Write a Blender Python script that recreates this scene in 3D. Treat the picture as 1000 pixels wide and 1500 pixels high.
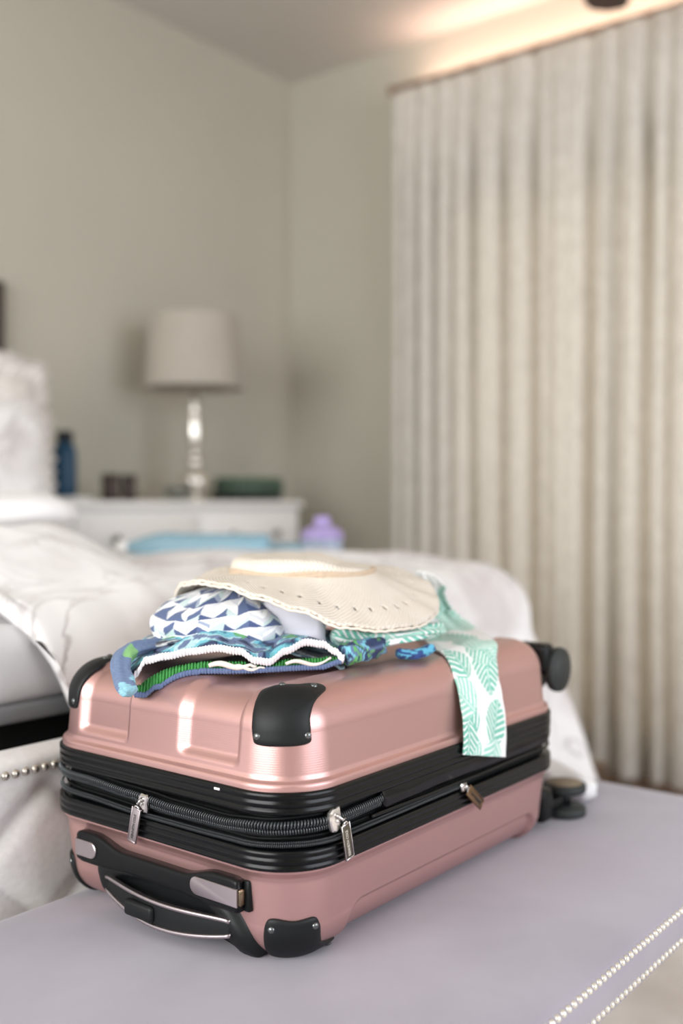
import bpy, bmesh, math, random
from math import sin, cos, pi, sqrt, exp, hypot, atan2, floor
from mathutils import Vector, noise

for o in list(bpy.data.objects):
    bpy.data.objects.remove(o)
SC = bpy.context.scene
COL = SC.collection
random.seed(4)

# ------------------------------------------------------------------ camera
TH, PITCH, CAMZ = 0.667, 0.012, 0.90
cam_d = bpy.data.cameras.new('camera')
cam = bpy.data.objects.new('camera', cam_d)
COL.objects.link(cam)
SC.camera = cam
cam.location = (0, 0, CAMZ)
cam.rotation_euler = (pi/2 - PITCH, 0, TH - pi/2)
cam_d.sensor_fit = 'VERTICAL'
cam_d.sensor_height = 36.0
cam_d.lens = 36.0*1510/1500
cam_d.clip_start = 0.05
cam_d.dof.use_dof = True
cam_d.dof.focus_distance = 0.975
cam_d.dof.aperture_fstop = 2.1

# ------------------------------------------------------------------ world, lights, exposure
W = bpy.data.worlds.new('world')
SC.world = W
W.use_nodes = True
W.node_tree.nodes['Background'].inputs[0].default_value = (0.80, 0.86, 0.95, 1)
W.node_tree.nodes['Background'].inputs[1].default_value = 0.6
SC.view_settings.view_transform = 'Standard'
SC.view_settings.look = 'None'
SC.view_settings.gamma = 1.0
SC.view_settings.use_curve_mapping = False
SC.view_settings.exposure = 0.94


def area(name, loc, direction, sx, sy, power, col):
    l = bpy.data.lights.new(name, 'AREA')
    l.shape = 'RECTANGLE'
    l.size, l.size_y = sx, sy
    l.energy = power
    l.color = col
    o = bpy.data.objects.new(name, l)
    COL.objects.link(o)
    o.location = loc
    o.rotation_euler = Vector(direction).to_track_quat('-Z', 'Y').to_euler()
    return o


area('window_light_side', (-2.42, 0.9, 1.55), (1, 0, -0.05), 2.8, 1.9, 74, (0.975, 0.985, 1.0))
area('window_light_rear', (1.3, -2.33, 1.55), (0, 1, -0.05), 2.6, 1.9, 42, (0.84, 0.89, 1.0))
area('curtain_daylight', (3.285, 0.9, 1.05), (-1, 0, 0), 2.2, 1.8, 15, (1.0, 0.94, 0.87))
area('curtain_top_daylight', (3.25, 0.60, 2.47), (-0.25, 0, 1), 0.10, 3.2, 4.6, (1.0, 0.68, 0.56)).rotation_euler = (pi, math.radians(8), 0)


# ------------------------------------------------------------------ helpers
def lin(c):
    return tuple((x/12.92 if x <= 0.04045 else ((x+0.055)/1.055)**2.4) for x in c)


def rgb(r, g, b):
    return lin((r/255, g/255, b/255)) + (1,)


class NT:
    def __init__(s, name):
        s.m = bpy.data.materials.new(name)
        s.m.use_nodes = True
        s.t = s.m.node_tree
        s.n, s.l = s.t.nodes, s.t.links
        s.b = s.n['Principled BSDF']

    def node(s, typ, **kw):
        n = s.n.new(typ)
        for k, v in kw.items():
            if k.startswith('i_'):
                n.inputs[k[2:].replace('_', ' ')].default_value = v
            else:
                setattr(n, k, v)
        return n

    def link(s, a, b):
        s.l.new(a, b)

    def coord(s, kind='Object', scale=(1, 1, 1)):
        c = s.node('ShaderNodeTexCoord')
        mp = s.node('ShaderNodeMapping')
        mp.inputs['Scale'].default_value = scale
        s.link(c.outputs[kind], mp.inputs['Vector'])
        return mp.outputs['Vector']

    def bump(s, height, strength, dist=0.001, prev=None):
        b = s.node('ShaderNodeBump')
        b.inputs['Strength'].default_value = strength
        b.inputs['Distance'].default_value = dist
        s.link(height, b.inputs['Height'])
        if prev:
            s.link(prev, b.inputs['Normal'])
        s.link(b.outputs['Normal'], s.b.inputs['Normal'])
        return b.outputs['Normal']


def mat(name, col, rough=0.6, metal=0.0, noise_scale=None, noise_amt=0.1, bump=None, bump_scale=400,
        coat=0.0, sheen=0.0, spec=0.5, trans=0.0, ior=1.45, coords='Object', bdist=0.001):
    q = NT(name)
    b = q.b
    b.inputs['Base Color'].default_value = col
    b.inputs['Roughness'].default_value = rough
    b.inputs['Metallic'].default_value = metal
    b.inputs['Specular IOR Level'].default_value = spec
    b.inputs['Coat Weight'].default_value = coat
    b.inputs['Sheen Weight'].default_value = sheen
    b.inputs['Transmission Weight'].default_value = trans
    b.inputs['IOR'].default_value = ior
    if noise_scale:
        v = q.coord(coords)
        n = q.node('ShaderNodeTexNoise')
        n.inputs['Scale'].default_value = noise_scale
        n.inputs['Detail'].default_value = 5
        q.link(v, n.inputs['Vector'])
        mx = q.node('ShaderNodeMix', data_type='RGBA')
        mx.inputs[6].default_value = tuple(c*(1-noise_amt) for c in col[:3])+(1,)
        mx.inputs[7].default_value = tuple(min(1, c*(1+noise_amt)) for c in col[:3])+(1,)
        q.link(n.outputs['Fac'], mx.inputs[0])
        q.link(mx.outputs[2], b.inputs['Base Color'])
    if bump:
        v = q.coord(coords)
        n2 = q.node('ShaderNodeTexNoise')
        n2.inputs['Scale'].default_value = bump_scale
        n2.inputs['Detail'].default_value = 3
        q.link(v, n2.inputs['Vector'])
        q.bump(n2.outputs['Fac'], bump, bdist)
    return q.m


WL = {}


def wloc(o):
    return WL.get(o, Vector((0, 0, 0)))


def thing(name, label, cat, loc=(0, 0, 0), group=None):
    o = bpy.data.objects.new(name, None)
    o.empty_display_size = 0.05
    COL.objects.link(o)
    o.location = loc
    WL[o] = Vector(loc)
    o['label'] = label
    o['category'] = cat
    if group:
        o['group'] = group
    return o


def obj(name, verts, faces, m, parent=None, loc=None, smooth=True, uvs=None, cols=None, label=None, mats=None, fmat=None):
    base = wloc(parent) if parent else Vector((0, 0, 0))
    org = Vector(loc) if loc is not None else (base.copy() if parent else Vector((0, 0, 0)))
    me = bpy.data.meshes.new(name)
    me.from_pydata([(v[0]-org.x, v[1]-org.y, v[2]-org.z) for v in verts], [], faces)
    me.update()
    if smooth:
        me.shade_smooth()
    me.materials.append(m)
    for k in (mats or []):
        me.materials.append(k)
    if fmat:
        me.polygons.foreach_set('material_index', fmat)
    if uvs:
        ul = me.uv_layers.new(name='UVMap')
        idx = [0]*len(me.loops)
        me.loops.foreach_get('vertex_index', idx)
        fl = []
        for i in idx:
            fl += [uvs[i][0], uvs[i][1]]
        ul.data.foreach_set('uv', fl)
    if cols:
        ca = me.color_attributes.new('print', 'FLOAT_COLOR', 'POINT')
        fl = []
        for c in cols:
            fl += [c[0], c[1], c[2], 1]
        ca.data.foreach_set('color', fl)
    o = bpy.data.objects.new(name, me)
    COL.objects.link(o)
    if parent:
        o.parent = parent
        o.location = org-base
    else:
        o.location = org
    WL[o] = org
    if label:
        o['label'] = label
    return o


def tag(o, label, cat, group=None):
    o['label'] = label
    o['category'] = cat
    if group:
        o['group'] = group
    return o


def structure(o):
    o['kind'] = 'structure'
    return o


class MB:
    """collects shapes into one mesh"""
    def __init__(s):
        s.v, s.f, s.uv = [], [], []

    def add(s, vs, fs):
        k = len(s.v)
        s.v += [tuple(v) for v in vs]
        s.f += [tuple(i+k for i in f) for f in fs]
        return s

    def box(s, c, d, bev=0.0, seg=2, M=None):
        """box with centre c, full sizes d, optional bevel"""
        bm = bmesh.new()
        bmesh.ops.create_cube(bm, size=1)
        for v in bm.verts:
            v.co = Vector((v.co.x*d[0], v.co.y*d[1], v.co.z*d[2]))
        if bev > 0:
            bmesh.ops.bevel(bm, geom=bm.edges[:], offset=bev, segments=seg, profile=0.5, affect='EDGES')
        bm.verts.index_update()
        vs = []
        for v in bm.verts:
            p = v.co.copy()
            if M:
                p = M @ p
            vs.append(p+Vector(c))
        fs = [[v.index for v in f.verts] for f in bm.faces]
        bm.free()
        return s.add(vs, fs)

    def loft(s, rings, closed=True, caps=True):
        n = len(rings[0])
        vs = [p for r in rings for p in r]
        fs = []
        for i in range(len(rings)-1):
            for j in range(n if closed else n-1):
                a, b = i*n+j, i*n+(j+1) % n
                fs.append((a, b, b+n, a+n))
        if caps:
            fs.append(tuple(range(n-1, -1, -1)))
            fs.append(tuple((len(rings)-1)*n+j for j in range(n)))
        return s.add(vs, fs)

    def tube(s, path, r, n=8, caps=True):
        rings = []
        P = [Vector(p) for p in path]
        up = Vector((0, 0, 1))
        for i, p in enumerate(P):
            t = (P[min(i+1, len(P)-1)]-P[max(i-1, 0)]).normalized()
            if abs(t.dot(up)) > 0.95:
                up2 = Vector((1, 0, 0))
            else:
                up2 = up
            a = t.cross(up2).normalized()
            b = a.cross(t)
            rr = r[i] if isinstance(r, (list, tuple)) else r
            rings.append([p+a*rr*cos(2*pi*k/n)+b*rr*sin(2*pi*k/n) for k in range(n)])
        return s.loft(rings, True, caps)

    def lathe(s, c, prof, n=32, axis='z', caps=True):
        rings = []
        for r, h in prof:
            ring = []
            for k in range(n):
                a = 2*pi*k/n
                if axis == 'z':
                    ring.append(Vector((c[0]+r*cos(a), c[1]+r*sin(a), c[2]+h)))
                elif axis == 'y':
                    ring.append(Vector((c[0]+r*sin(a), c[1]+h, c[2]+r*cos(a))))
                else:
                    ring.append(Vector((c[0]+h, c[1]+r*cos(a), c[2]+r*sin(a))))
            rings.append(ring)
        return s.loft(rings, True, caps)

    def build(s, name, m, parent=None, **kw):
        o = obj(name, s.v, s.f, m, parent, **kw)
        me = o.data
        bm = bmesh.new()
        bm.from_mesh(me)
        bmesh.ops.recalc_face_normals(bm, faces=bm.faces)
        bm.to_mesh(me)
        bm.free()
        return o


def sharp(o, deg=35):
    me = o.data
    me.shade_smooth()
    try:
        me.set_sharp_from_angle(angle=math.radians(deg))
    except Exception:
        pass
    return o


def sm(x, a, b):
    if a == b:
        return 0.0 if x < a else 1.0
    t = max(0.0, min(1.0, (x-a)/(b-a)))
    return t*t*(3-2*t)


def fbm(x, y, z=0.0, o=3):
    s, a, f = 0.0, 1.0, 1.0
    for _ in range(o):
        s += a*noise.noise((x*f, y*f, z*f))
        a *= 0.5
        f *= 2.05
    return s


def grid(nu, nv, fn, wrap=False):
    vs = []
    for j in range(nv):
        for i in range(nu):
            vs.append(fn(i/(nu-1) if not wrap else i/nu, j/(nv-1)))
    fs = []
    for j in range(nv-1):
        for i in range(nu-1 if not wrap else nu):
            a = j*nu+i
            b = j*nu+(i+1) % nu
            fs.append((a, b, b+nu, a+nu))
    return vs, fs


def interp(tab, x):
    if x <= tab[0][0]:
        return tab[0][1]
    for (a, fa), (b, fb) in zip(tab, tab[1:]):
        if x <= b:
            t = (x-a)/(b-a)
            t = t*t*(3-2*t)
            return fa+(fb-fa)*t
    return tab[-1][1]


# ------------------------------------------------------------------ materials
M_wall = mat('greige_wall_paint', rgb(186, 182, 168), 0.9, noise_scale=3, noise_amt=0.03, bump=0.12, bump_scale=180)
M_ceil = mat('ceiling_paint', rgb(204, 199, 191), 0.92, noise_scale=2, noise_amt=0.02)
M_dark = mat('black_void_cloth', rgb(16, 18, 18), 0.9)
M_black = mat('black_polymer', rgb(10, 13, 14), 0.38, spec=0.32, bump=0.12, bump_scale=1500, bdist=0.0004)
M_blackm = mat('matt_black_polymer', rgb(15, 18, 19), 0.5, spec=0.4, bump=0.25, bump_scale=1400, bdist=0.0004)
M_gloss = mat('gloss_black_trim', rgb(8, 10, 11), 0.25, spec=0.35, bump=0.05, bump_scale=900)
M_recess = mat('recess_black', rgb(8, 9, 9), 0.8)
M_chrome = mat('chrome', rgb(225, 222, 220), 0.16, 1.0)
M_satin = mat('satin_nickel', rgb(190, 180, 182), 0.34, 1.0)
M_gun = mat('gunmetal', rgb(150, 135, 112), 0.22, 1.0)
M_coil = mat('zipper_coil_nylon', rgb(62, 67, 69), 0.16, spec=0.8)
M_rivet = mat('dark_rivet', rgb(120, 124, 124), 0.25, 0.9)
M_wheel = mat('wheel_rubber', rgb(44, 48, 47), 0.6, bump=0.15, bump_scale=500)
M_wheel2 = mat('wheel_rubber_worn', rgb(128, 114, 94), 0.6, noise_scale=60, noise_amt=0.15)
M_wood = mat('dark_walnut_wood', rgb(64, 38, 24), 0.45, noise_scale=14, noise_amt=0.3)
M_rod = mat('curtain_rod_wood', rgb(140, 108, 84), 0.4, noise_scale=20, noise_amt=0.15)
M_white = mat('white_cabinet_paint', rgb(240, 238, 235), 0.5, noise_scale=5, noise_amt=0.02)
M_knob = mat('knob_metal', rgb(110, 108, 106), 0.35, 1.0)
M_nail = mat('pearl_nickel_nail', rgb(236, 232, 222), 0.32, 0.75)
M_matt = mat('mattress_fabric', rgb(214, 213, 214), 0.9, noise_scale=40, noise_amt=0.04, bump=0.2, bump_scale=300)
M_mband = mat('mattress_border', rgb(120, 122, 124), 0.85)
M_brushed = mat('floor_lamp_shade_linen', rgb(196, 186, 172), 0.95, bump=0.3, bump_scale=500)
M_straw_d = None


def weave_mat(name, col, col2, scale, strength=0.4, rough=0.9, trans=0.0, sheen=0.2, sc3=(1, 1, 1)):
    q = NT(name)
    v = q.coord('Object', sc3)
    n = q.node('ShaderNodeTexNoise')
    n.inputs['Scale'].default_value = scale
    n.inputs['Detail'].default_value = 4
    q.link(v, n.inputs['Vector'])
    mx = q.node('ShaderNodeMix', data_type='RGBA')
    mx.inputs[6].default_value = col
    mx.inputs[7].default_value = col2
    rp = q.node('ShaderNodeMapRange')
    rp.inputs['From Min'].default_value = 0.35
    rp.inputs['From Max'].default_value = 0.65
    q.link(n.outputs['Fac'], rp.inputs['Value'])
    q.link(rp.outputs['Result'], mx.inputs[0])
    q.link(mx.outputs[2], q.b.inputs['Base Color'])
    q.b.inputs['Roughness'].default_value = rough
    q.b.inputs['Sheen Weight'].default_value = sheen
    if sheen == 0:
        q.b.inputs['Specular IOR Level'].default_value = 0.2
    q.bump(n.outputs['Fac'], strength, 0.001)
    if trans > 0:
        tr = q.node('ShaderNodeBsdfTranslucent')
        q.link(mx.outputs[2], tr.inputs['Color'])
        ms = q.node('ShaderNodeMixShader')
        ms.inputs[0].default_value = trans
        out = q.n['Material Output']
        q.link(q.b.outputs[0], ms.inputs[1])
        q.link(tr.outputs[0], ms.inputs[2])
        q.link(ms.outputs[0], out.inputs['Surface'])
    return q.m


M_curtain = weave_mat('linen_curtain', rgb(234, 229, 219), rgb(218, 212, 201), 70, 0.3, trans=0.22, sc3=(1, 1, 0.3))
M_velvet = weave_mat('lavender_grey_velvet', rgb(163, 157, 168), rgb(149, 143, 154), 5, 0.15, sheen=0.35)
M_uph = weave_mat('ivory_linen_upholstery', rgb(240, 238, 235), rgb(232, 229, 225), 120, 0.25)
M_rug = weave_mat('beige_rug', rgb(230, 222, 214), rgb(208, 198, 188), 6, 0.3)
M_gusset = weave_mat('black_nylon_gusset', rgb(12, 14, 15), rgb(5, 6, 6), 900, 0.35, rough=0.6, sheen=0.0)
M_ruffle = weave_mat('white_cotton', rgb(240, 235, 230), rgb(228, 222, 216), 30, 0.2)


def marble_cloth():
    q = NT('white_marbled_floral_cotton')
    v = q.coord('Object')
    n = q.node('ShaderNodeTexNoise')
    n.inputs['Scale'].default_value = 5.0
    n.inputs['Detail'].default_value = 5
    n.inputs['Distortion'].default_value = 1.2
    q.link(v, n.inputs['Vector'])
    # thin veins where the noise crosses its middle
    s1 = q.node('ShaderNodeMath', operation='SUBTRACT')
    s1.inputs[1].default_value = 0.5
    q.link(n.outputs['Fac'], s1.inputs[0])
    s2 = q.node('ShaderNodeMath', operation='ABSOLUTE')
    q.link(s1.outputs[0], s2.inputs[0])
    mr = q.node('ShaderNodeMapRange')
    mr.inputs['From Min'].default_value = 0.0
    mr.inputs['From Max'].default_value = 0.035
    mr.inputs['To Min'].default_value = 1.0
    mr.inputs['To Max'].default_value = 0.0
    q.link(s2.outputs[0], mr.inputs['Value'])
    n2 = q.node('ShaderNodeTexNoise')
    n2.inputs['Scale'].default_value = 2.6
    q.link(v, n2.inputs['Vector'])
    m2 = q.node('ShaderNodeMapRange')
    m2.inputs['From Min'].default_value = 0.40
    m2.inputs['From Max'].default_value = 0.62
    q.link(n2.outputs['Fac'], m2.inputs['Value'])
    mu = q.node('ShaderNodeMath', operation='MULTIPLY')
    q.link(mr.outputs['Result'], mu.inputs[0])
    q.link(m2.outputs['Result'], mu.inputs[1])
    mu2 = q.node('ShaderNodeMath', operation='MULTIPLY')
    mu2.inputs[1].default_value = 0.75
    q.link(mu.outputs[0], mu2.inputs[0])
    mx = q.node('ShaderNodeMix', data_type='RGBA')
    mx.inputs[6].default_value = rgb(241, 239, 238)
    mx.inputs[7].default_value = rgb(158, 148, 147)
    q.link(mu2.outputs[0], mx.inputs[0])
    # broad pale washes
    mx2 = q.node('ShaderNodeMix', data_type='RGBA')
    mx2.inputs[7].default_value = rgb(200, 192, 190)
    n3 = q.node('ShaderNodeTexNoise')
    n3.inputs['Scale'].default_value = 4.2
    n3.inputs['Detail'].default_value = 4
    q.link(v, n3.inputs['Vector'])
    m3 = q.node('ShaderNodeMapRange')
    m3.inputs['From Min'].default_value = 0.50
    m3.inputs['From Max'].default_value = 0.64
    m3.inputs['To Max'].default_value = 0.7
    q.link(n3.outputs['Fac'], m3.inputs['Value'])
    q.link(mx.outputs[2], mx2.inputs[6])
    q.link(m3.outputs['Result'], mx2.inputs[0])
    q.link(mx2.outputs[2], q.b.inputs['Base Color'])
    q.b.inputs['Roughness'].default_value = 0.85
    q.b.inputs['Sheen Weight'].default_value = 0.15
    return q.m


M_duvet = marble_cloth()


def pink_shell():
    q = NT('rose_gold_shell')
    q.b.inputs['Base Color'].default_value = rgb(207, 164, 159)
    q.b.inputs['Metallic'].default_value = 0.78
    q.b.inputs['Roughness'].default_value = 0.36
    q.b.inputs['Coat Weight'].default_value = 0.15
    q.b.inputs['Coat Roughness'].default_value = 0.25
    uv = q.node('ShaderNodeUVMap')
    sep = q.node('ShaderNodeSeparateXYZ')
    q.link(uv.outputs[0], sep.inputs[0])
    hs = []
    for sx, sy in ((1, 1), (1, -1)):
        a = q.node('ShaderNodeMath', operation='MULTIPLY')
        a.inputs[1].default_value = 2300*sx
        q.link(sep.outputs[0], a.inputs[0])
        b = q.node('ShaderNodeMath', operation='MULTIPLY')
        b.inputs[1].default_value = 1500*sy
        q.link(sep.outputs[1], b.inputs[0])
        c = q.node('ShaderNodeMath', operation='ADD')
        q.link(a.outputs[0], c.inputs[0])
        q.link(b.outputs[0], c.inputs[1])
        d = q.node('ShaderNodeMath', operation='SINE')
        q.link(c.outputs[0], d.inputs[0])
        hs.append(d)
    e = q.node('ShaderNodeMath', operation='MULTIPLY')
    q.link(hs[0].outputs[0], e.inputs[0])
    q.link(hs[1].outputs[0], e.inputs[1])
    q.bump(e.outputs[0], 0.05, 0.0005)
    return q.m


M_pink = pink_shell()


def print_mat(name, rough=0.8, sheen=0.1):
    q = NT(name)
    a = q.node('ShaderNodeAttribute')
    a.attribute_name = 'print'
    q.link(a.outputs['Color'], q.b.inputs['Base Color'])
    q.b.inputs['Roughness'].default_value = rough
    q.b.inputs['Sheen Weight'].default_value = sheen
    v = q.coord('Object')
    n = q.node('ShaderNodeTexNoise')
    n.inputs['Scale'].default_value = 900
    q.link(v, n.inputs['Vector'])
    q.bump(n.outputs['Fac'], 0.2, 0.0005)
    return q.m


M_print = print_mat('printed_cloth')


def wood_floor():
    q = NT('brown_plank_floor')
    v = q.coord('Object', (1, 1, 1))
    br = q.node('ShaderNodeTexBrick')
    br.inputs['Scale'].default_value = 1.0
    br.inputs['Brick Width'].default_value = 1.4
    br.inputs['Row Height'].default_value = 0.13
    br.inputs['Mortar Size'].default_value = 0.003
    br.inputs['Color1'].default_value = rgb(128, 100, 80)
    br.inputs['Color2'].default_value = rgb(104, 78, 60)
    br.inputs['Mortar'].default_value = rgb(60, 44, 34)
    q.link(v, br.inputs['Vector'])
    n = q.node('ShaderNodeTexNoise')
    n.inputs['Scale'].default_value = 6
    n.inputs['Detail'].default_value = 6
    v2 = q.coord('Object', (1, 9, 1))
    q.link(v2, n.inputs['Vector'])
    mx = q.node('ShaderNodeMix', data_type='RGBA', blend_type='MULTIPLY')
    mx.inputs[0].default_value = 0.5
    q.link(br.outputs['Color'], mx.inputs[6])
    q.link(n.outputs['Color'], mx.inputs[7])
    q.link(mx.outputs[2], q.b.inputs['Base Color'])
    q.b.inputs['Roughness'].default_value = 0.45
    return q.m


M_floor = wood_floor()

# ------------------------------------------------------------------ room shell
XL, XR, YB, YF, ZC = -2.5, 3.32, 2.89, -2.4, 2.665


def slab(name, x0, x1, y0, y1, z0, z1, m):
    b = MB()
    b.box(((x0+x1)/2, (y0+y1)/2, (z0+z1)/2), (x1-x0, y1-y0, z1-z0))
    return structure(b.build(name, m, smooth=False))


slab('floor', XL-0.1, XR+0.1, YF-0.1, YB+0.1, -0.1, 0, M_floor)
slab('ceiling', XL-0.1, XR+0.1, YF-0.1, YB+0.1, ZC, ZC+0.1, M_ceil)
slab('wall_back', XL-0.1, XR+0.1, YB, YB+0.1, 0, ZC, M_wall)
slab('wall_right', XR, XR+0.1, YF-0.1, YB, 0, ZC, M_wall)
slab('wall_left', XL-0.1, XL, YF-0.1, YB, 0, ZC, M_wall)
slab('wall_front', XL, XR, YF-0.1, YF, 0, ZC, M_wall)
slab('baseboard_back', XL, XR, YB-0.018, YB, 0, 0.12, M_white)
slab('baseboard_right', XR-0.018, XR, YF, YB-0.018, 0, 0.12, M_white)

# ------------------------------------------------------------------ rug
def rug_fn(u, v):
    x = -1.3+3.75*u
    y = -1.6+2.55*v
    return (x, y, 0.012+0.002*fbm(x*6, y*6))


vs, fs = grid(60, 44, rug_fn)
k = len(vs)
b = MB()
b.add(vs, fs)
edge = [i for i in range(60)]+[j*60+59 for j in range(1, 44)]+[43*60+i for i in range(58, -1, -1)]+[j*60 for j in range(42, 0, -1)]
low = [(vs[i][0], vs[i][1], 0.0005) for i in edge]
b.v += low
for i in range(len(edge)):
    j = (i+1) % len(edge)
    b.f.append((edge[j], edge[i], k+i, k+j))
tag(b.build('rug', M_rug, loc=(0.6, -0.4, 0)), 'pale beige woven rug on the wooden floor beneath the bench', 'rug')

# ------------------------------------------------------------------ bench
BX0, BX1, BY0, BY1 = -0.02, 1.478, 0.386, 0.925
bench = thing('bench', 'lavender grey velvet bench with two rows of pearly nailheads under the suitcase', 'bench', ((BX0+BX1)/2, (BY0+BY1)/2, 0))


def bench_loops():
    rings = []
    prof = [(0.004, 0.428), (0.0, 0.432), (0.0, 0.464), (0.002, 0.468), (0.009, 0.4725), (0.022, 0.4755), (0.045, 0.478), (0.09, 0.480), (0.15, 0.4805), (0.20, 0.481), (0.25, 0.481)]
    for ins, z in prof:
        r = max(0.06-ins, 0.012)
        ring = []
        hx, hy = (BX1-BX0)/2-ins, (BY1-BY0)/2-ins
        cx, cy = (BX0+BX1)/2, (BY0+BY1)/2
        for sx, sy, a0 in ((1, 1, 0), (-1, 1, 90), (-1, -1, 180), (1, -1, 270)):
            for k in range(9):
                a = math.radians(a0+90*k/8)
                ring.append((cx+sx*(hx-r)+r*cos(a), cy+sy*(hy-r)+r*sin(a), z))
        rings.append(ring)
    return rings


b = MB()
b.loft(bench_loops())
b.build('cushion', M_velvet, bench)
b = MB()
b.box(((BX0+BX1)/2, (BY0+BY1)/2, 0.414), (BX1-BX0-0.10, BY1-BY0-0.10, 0.026), 0.003)
b.build('frame', M_dark, bench)
for lx, ly in ((BX0+0.10, BY0+0.075), (BX1-0.10, BY0+0.075), (BX0+0.10, BY1-0.075), (BX1-0.10, BY1-0.075), ((BX0+BX1)/2+0.02, BY0+0.075)):
    b = MB()
    b.lathe((lx, ly, 0), [(0.013, 0), (0.016, 0.01), (0.022, 0.25), (0.027, 0.38), (0.028, 0.402)], 16)
    b.build('leg', M_wood, bench)
# dome nail master
def dome(r, h, n=10, rings=4, nrm='y'):
    vs, fs = [], []
    for j in range(rings+1):
        a = (pi/2)*j/rings
        rr, hh = r*cos(a), h*sin(a)
        if j == rings:
            vs.append((0, 0, h))
        else:
            for k in range(n):
                vs.append((rr*cos(2*pi*k/n), rr*sin(2*pi*k/n), hh))
    for j in range(rings-1):
        for k in range(n):
            fs.append((j*n+k, j*n+(k+1) % n, (j+1)*n+(k+1) % n, (j+1)*n+k))
    t = rings*n
    for k in range(n):
        fs.append(((rings-1)*n+k, (rings-1)*n+(k+1) % n, t))
    return vs, fs


dv, df = dome(0.0036, 0.0032)
nail_me = bpy.data.meshes.new('nailhead')
nail_me.from_pydata(dv, [], df)
nail_me.shade_smooth()
nail_me.materials.append(M_nail)


def nail(parent, p, n, name='nailhead', sc=1.0, me=None):
    o = bpy.data.objects.new(name, me or nail_me)
    COL.objects.link(o)
    o.parent = parent
    o.location = Vector(p)-wloc(parent)
    o.rotation_euler = Vector(n).to_track_quat('Z', 'Y').to_euler()
    o.scale = (sc, sc, sc)
    return o


rest = MB()
def stuff_nail(mb, p, n, sc=1.0):
    q = Vector(n).to_track_quat('Z', 'Y')
    mb.add([q @ (Vector(v)*sc)+Vector(p) for v in dv], df)


for row, (zz, yy, n3, off) in enumerate(((0.4665, BY0+0.002, (0, -0.80, 0.60), 0.0), (0.4375, BY0+0.0005, (0, -1, 0.05), 0.004))):
    x = BX0+0.07+off
    while x < BX1-0.06:
        xx = x+random.uniform(-0.0003, 0.0003)
        if 0.62 < x < 1.35:
            nail(bench, (xx, yy, zz), n3)
        else:
            stuff_nail(rest, (xx, yy, zz), n3)
        x += 0.0102
    y = BY0+0.07+off
    while y < BY1-0.06:
        stuff_nail(rest, (BX1-0.002 if row == 0 else BX1-0.0005, y, zz), (0.8 if row == 0 else 1, 0, 0.6 if row == 0 else 0.05))
        y += 0.0094
r_ = rest.build('nailhead_trim', M_nail, bench)
r_['kind'] = 'stuff'

# ------------------------------------------------------------------ suitcase
CX, CY, HA, HB, RC = 0.927, 0.758, 0.260, 0.180, 0.060
suit = thing('suitcase', 'rose gold hard-shell suitcase with black corner guards lying on the lavender bench', 'suitcase', (CX, CY, 0.4815))
LA, LB, LQ = 2*(HA-RC), 2*(HB-RC), RC*pi/2
PER = 2*LA+2*LB+4*LQ
CC = [(CX-HA+RC, CY-HB+RC, 225, 270), (CX+HA-RC, CY-HB+RC, 270, 360), (CX+HA-RC, CY+HB-RC, 0, 90), (CX-HA+RC, CY+HB-RC, 90, 180), (CX-HA+RC, CY-HB+RC, 180, 225)]


def peri(s):
    """s along the perimeter, 0 = middle of the near corner, growing along the near long side. returns corner-centre-based point (px,py), outward (ox,oy), radius flag"""
    s = s % PER
    segs = [('c', 0, LQ/2), ('l', 0, LA), ('c', 1, LQ), ('l', 1, LB), ('c', 2, LQ), ('l', 2, LA), ('c', 3, LQ), ('l', 3, LB), ('c', 4, LQ/2+1e-9)]
    for kind, i, L in segs:
        if s <= L:
            t = s/L
            if kind == 'c':
                cx, cy, a0, a1 = CC[i]
                a = math.radians(a0+(a1-a0)*t)
                return cx, cy, cos(a), sin(a)
            if i == 0:
                return CX-HA+RC+LA*t, CY-HB+RC, 0, -1
            if i == 1:
                return CX+HA-RC, CY-HB+RC+LB*t, 1, 0
            if i == 2:
                return CX+HA-RC-LA*t, CY+HB-RC, 0, 1
            return CX-HA+RC, CY+HB-RC-LB*t, -1, 0
        s -= L
    cx, cy, a0, a1 = CC[4]
    return cx, cy, cos(math.radians(225)), sin(math.radians(225))


def sx_side(x):
    return LQ/2+(x-(CX-HA+RC))


def sy_end(y):
    return -(LQ/2+(y-(CY-HB+RC)))


def mkprof(pts, rr, sign, ztop):
    """dense profile: list of (h, inset, z)"""
    P = list(pts)
    i0, z0 = P[-1]
    i1 = i0+rr
    for k in range(1, 17):
        a = (pi/2)*k/16
        P.append((i0+rr*(1-cos(a)), ztop-sign*rr*(1-sin(a))))
    out = [(0.0,)+P[0]]
    for a, b in zip(P, P[1:]):
        out.append((out[-1][0]+hypot(b[0]-a[0], b[1]-a[1]),)+b)
    return out


ZU0, ZU1, ZL0, ZL1 = 0.640, 0.7265, 0.573, 0.4815
PU = mkprof([(0.000, ZU0), (0.0, ZU0+0.006), (0.0008, ZU0+0.008), (0.0045, ZU0+0.0105), (0.006, ZU0+0.014), (0.0095, ZU1-0.036)], 0.036, 1, ZU1)
PL = mkprof([(0.000, ZL0), (0.0, ZL0-0.004), (0.0025, ZL0-0.007), (0.0045, ZL0-0.0095), (0.006, ZL0-0.014), (0.0105, ZL1+0.036)], 0.036, -1, ZL1)


def pev(prof, h):
    if h <= 0:
        h = 0.0
    for a, b in zip(prof, prof[1:]):
        if h <= b[0]:
            t = (h-a[0])/(b[0]-a[0])
            return a[1]+(b[1]-a[1])*t, a[2]+(b[2]-a[2])*t, (b[1]-a[1])/(b[0]-a[0]), (b[2]-a[2])/(b[0]-a[0])
    a = prof[-1]
    return a[1]+(h-a[0]), a[2], 1.0, 0.0


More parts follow.
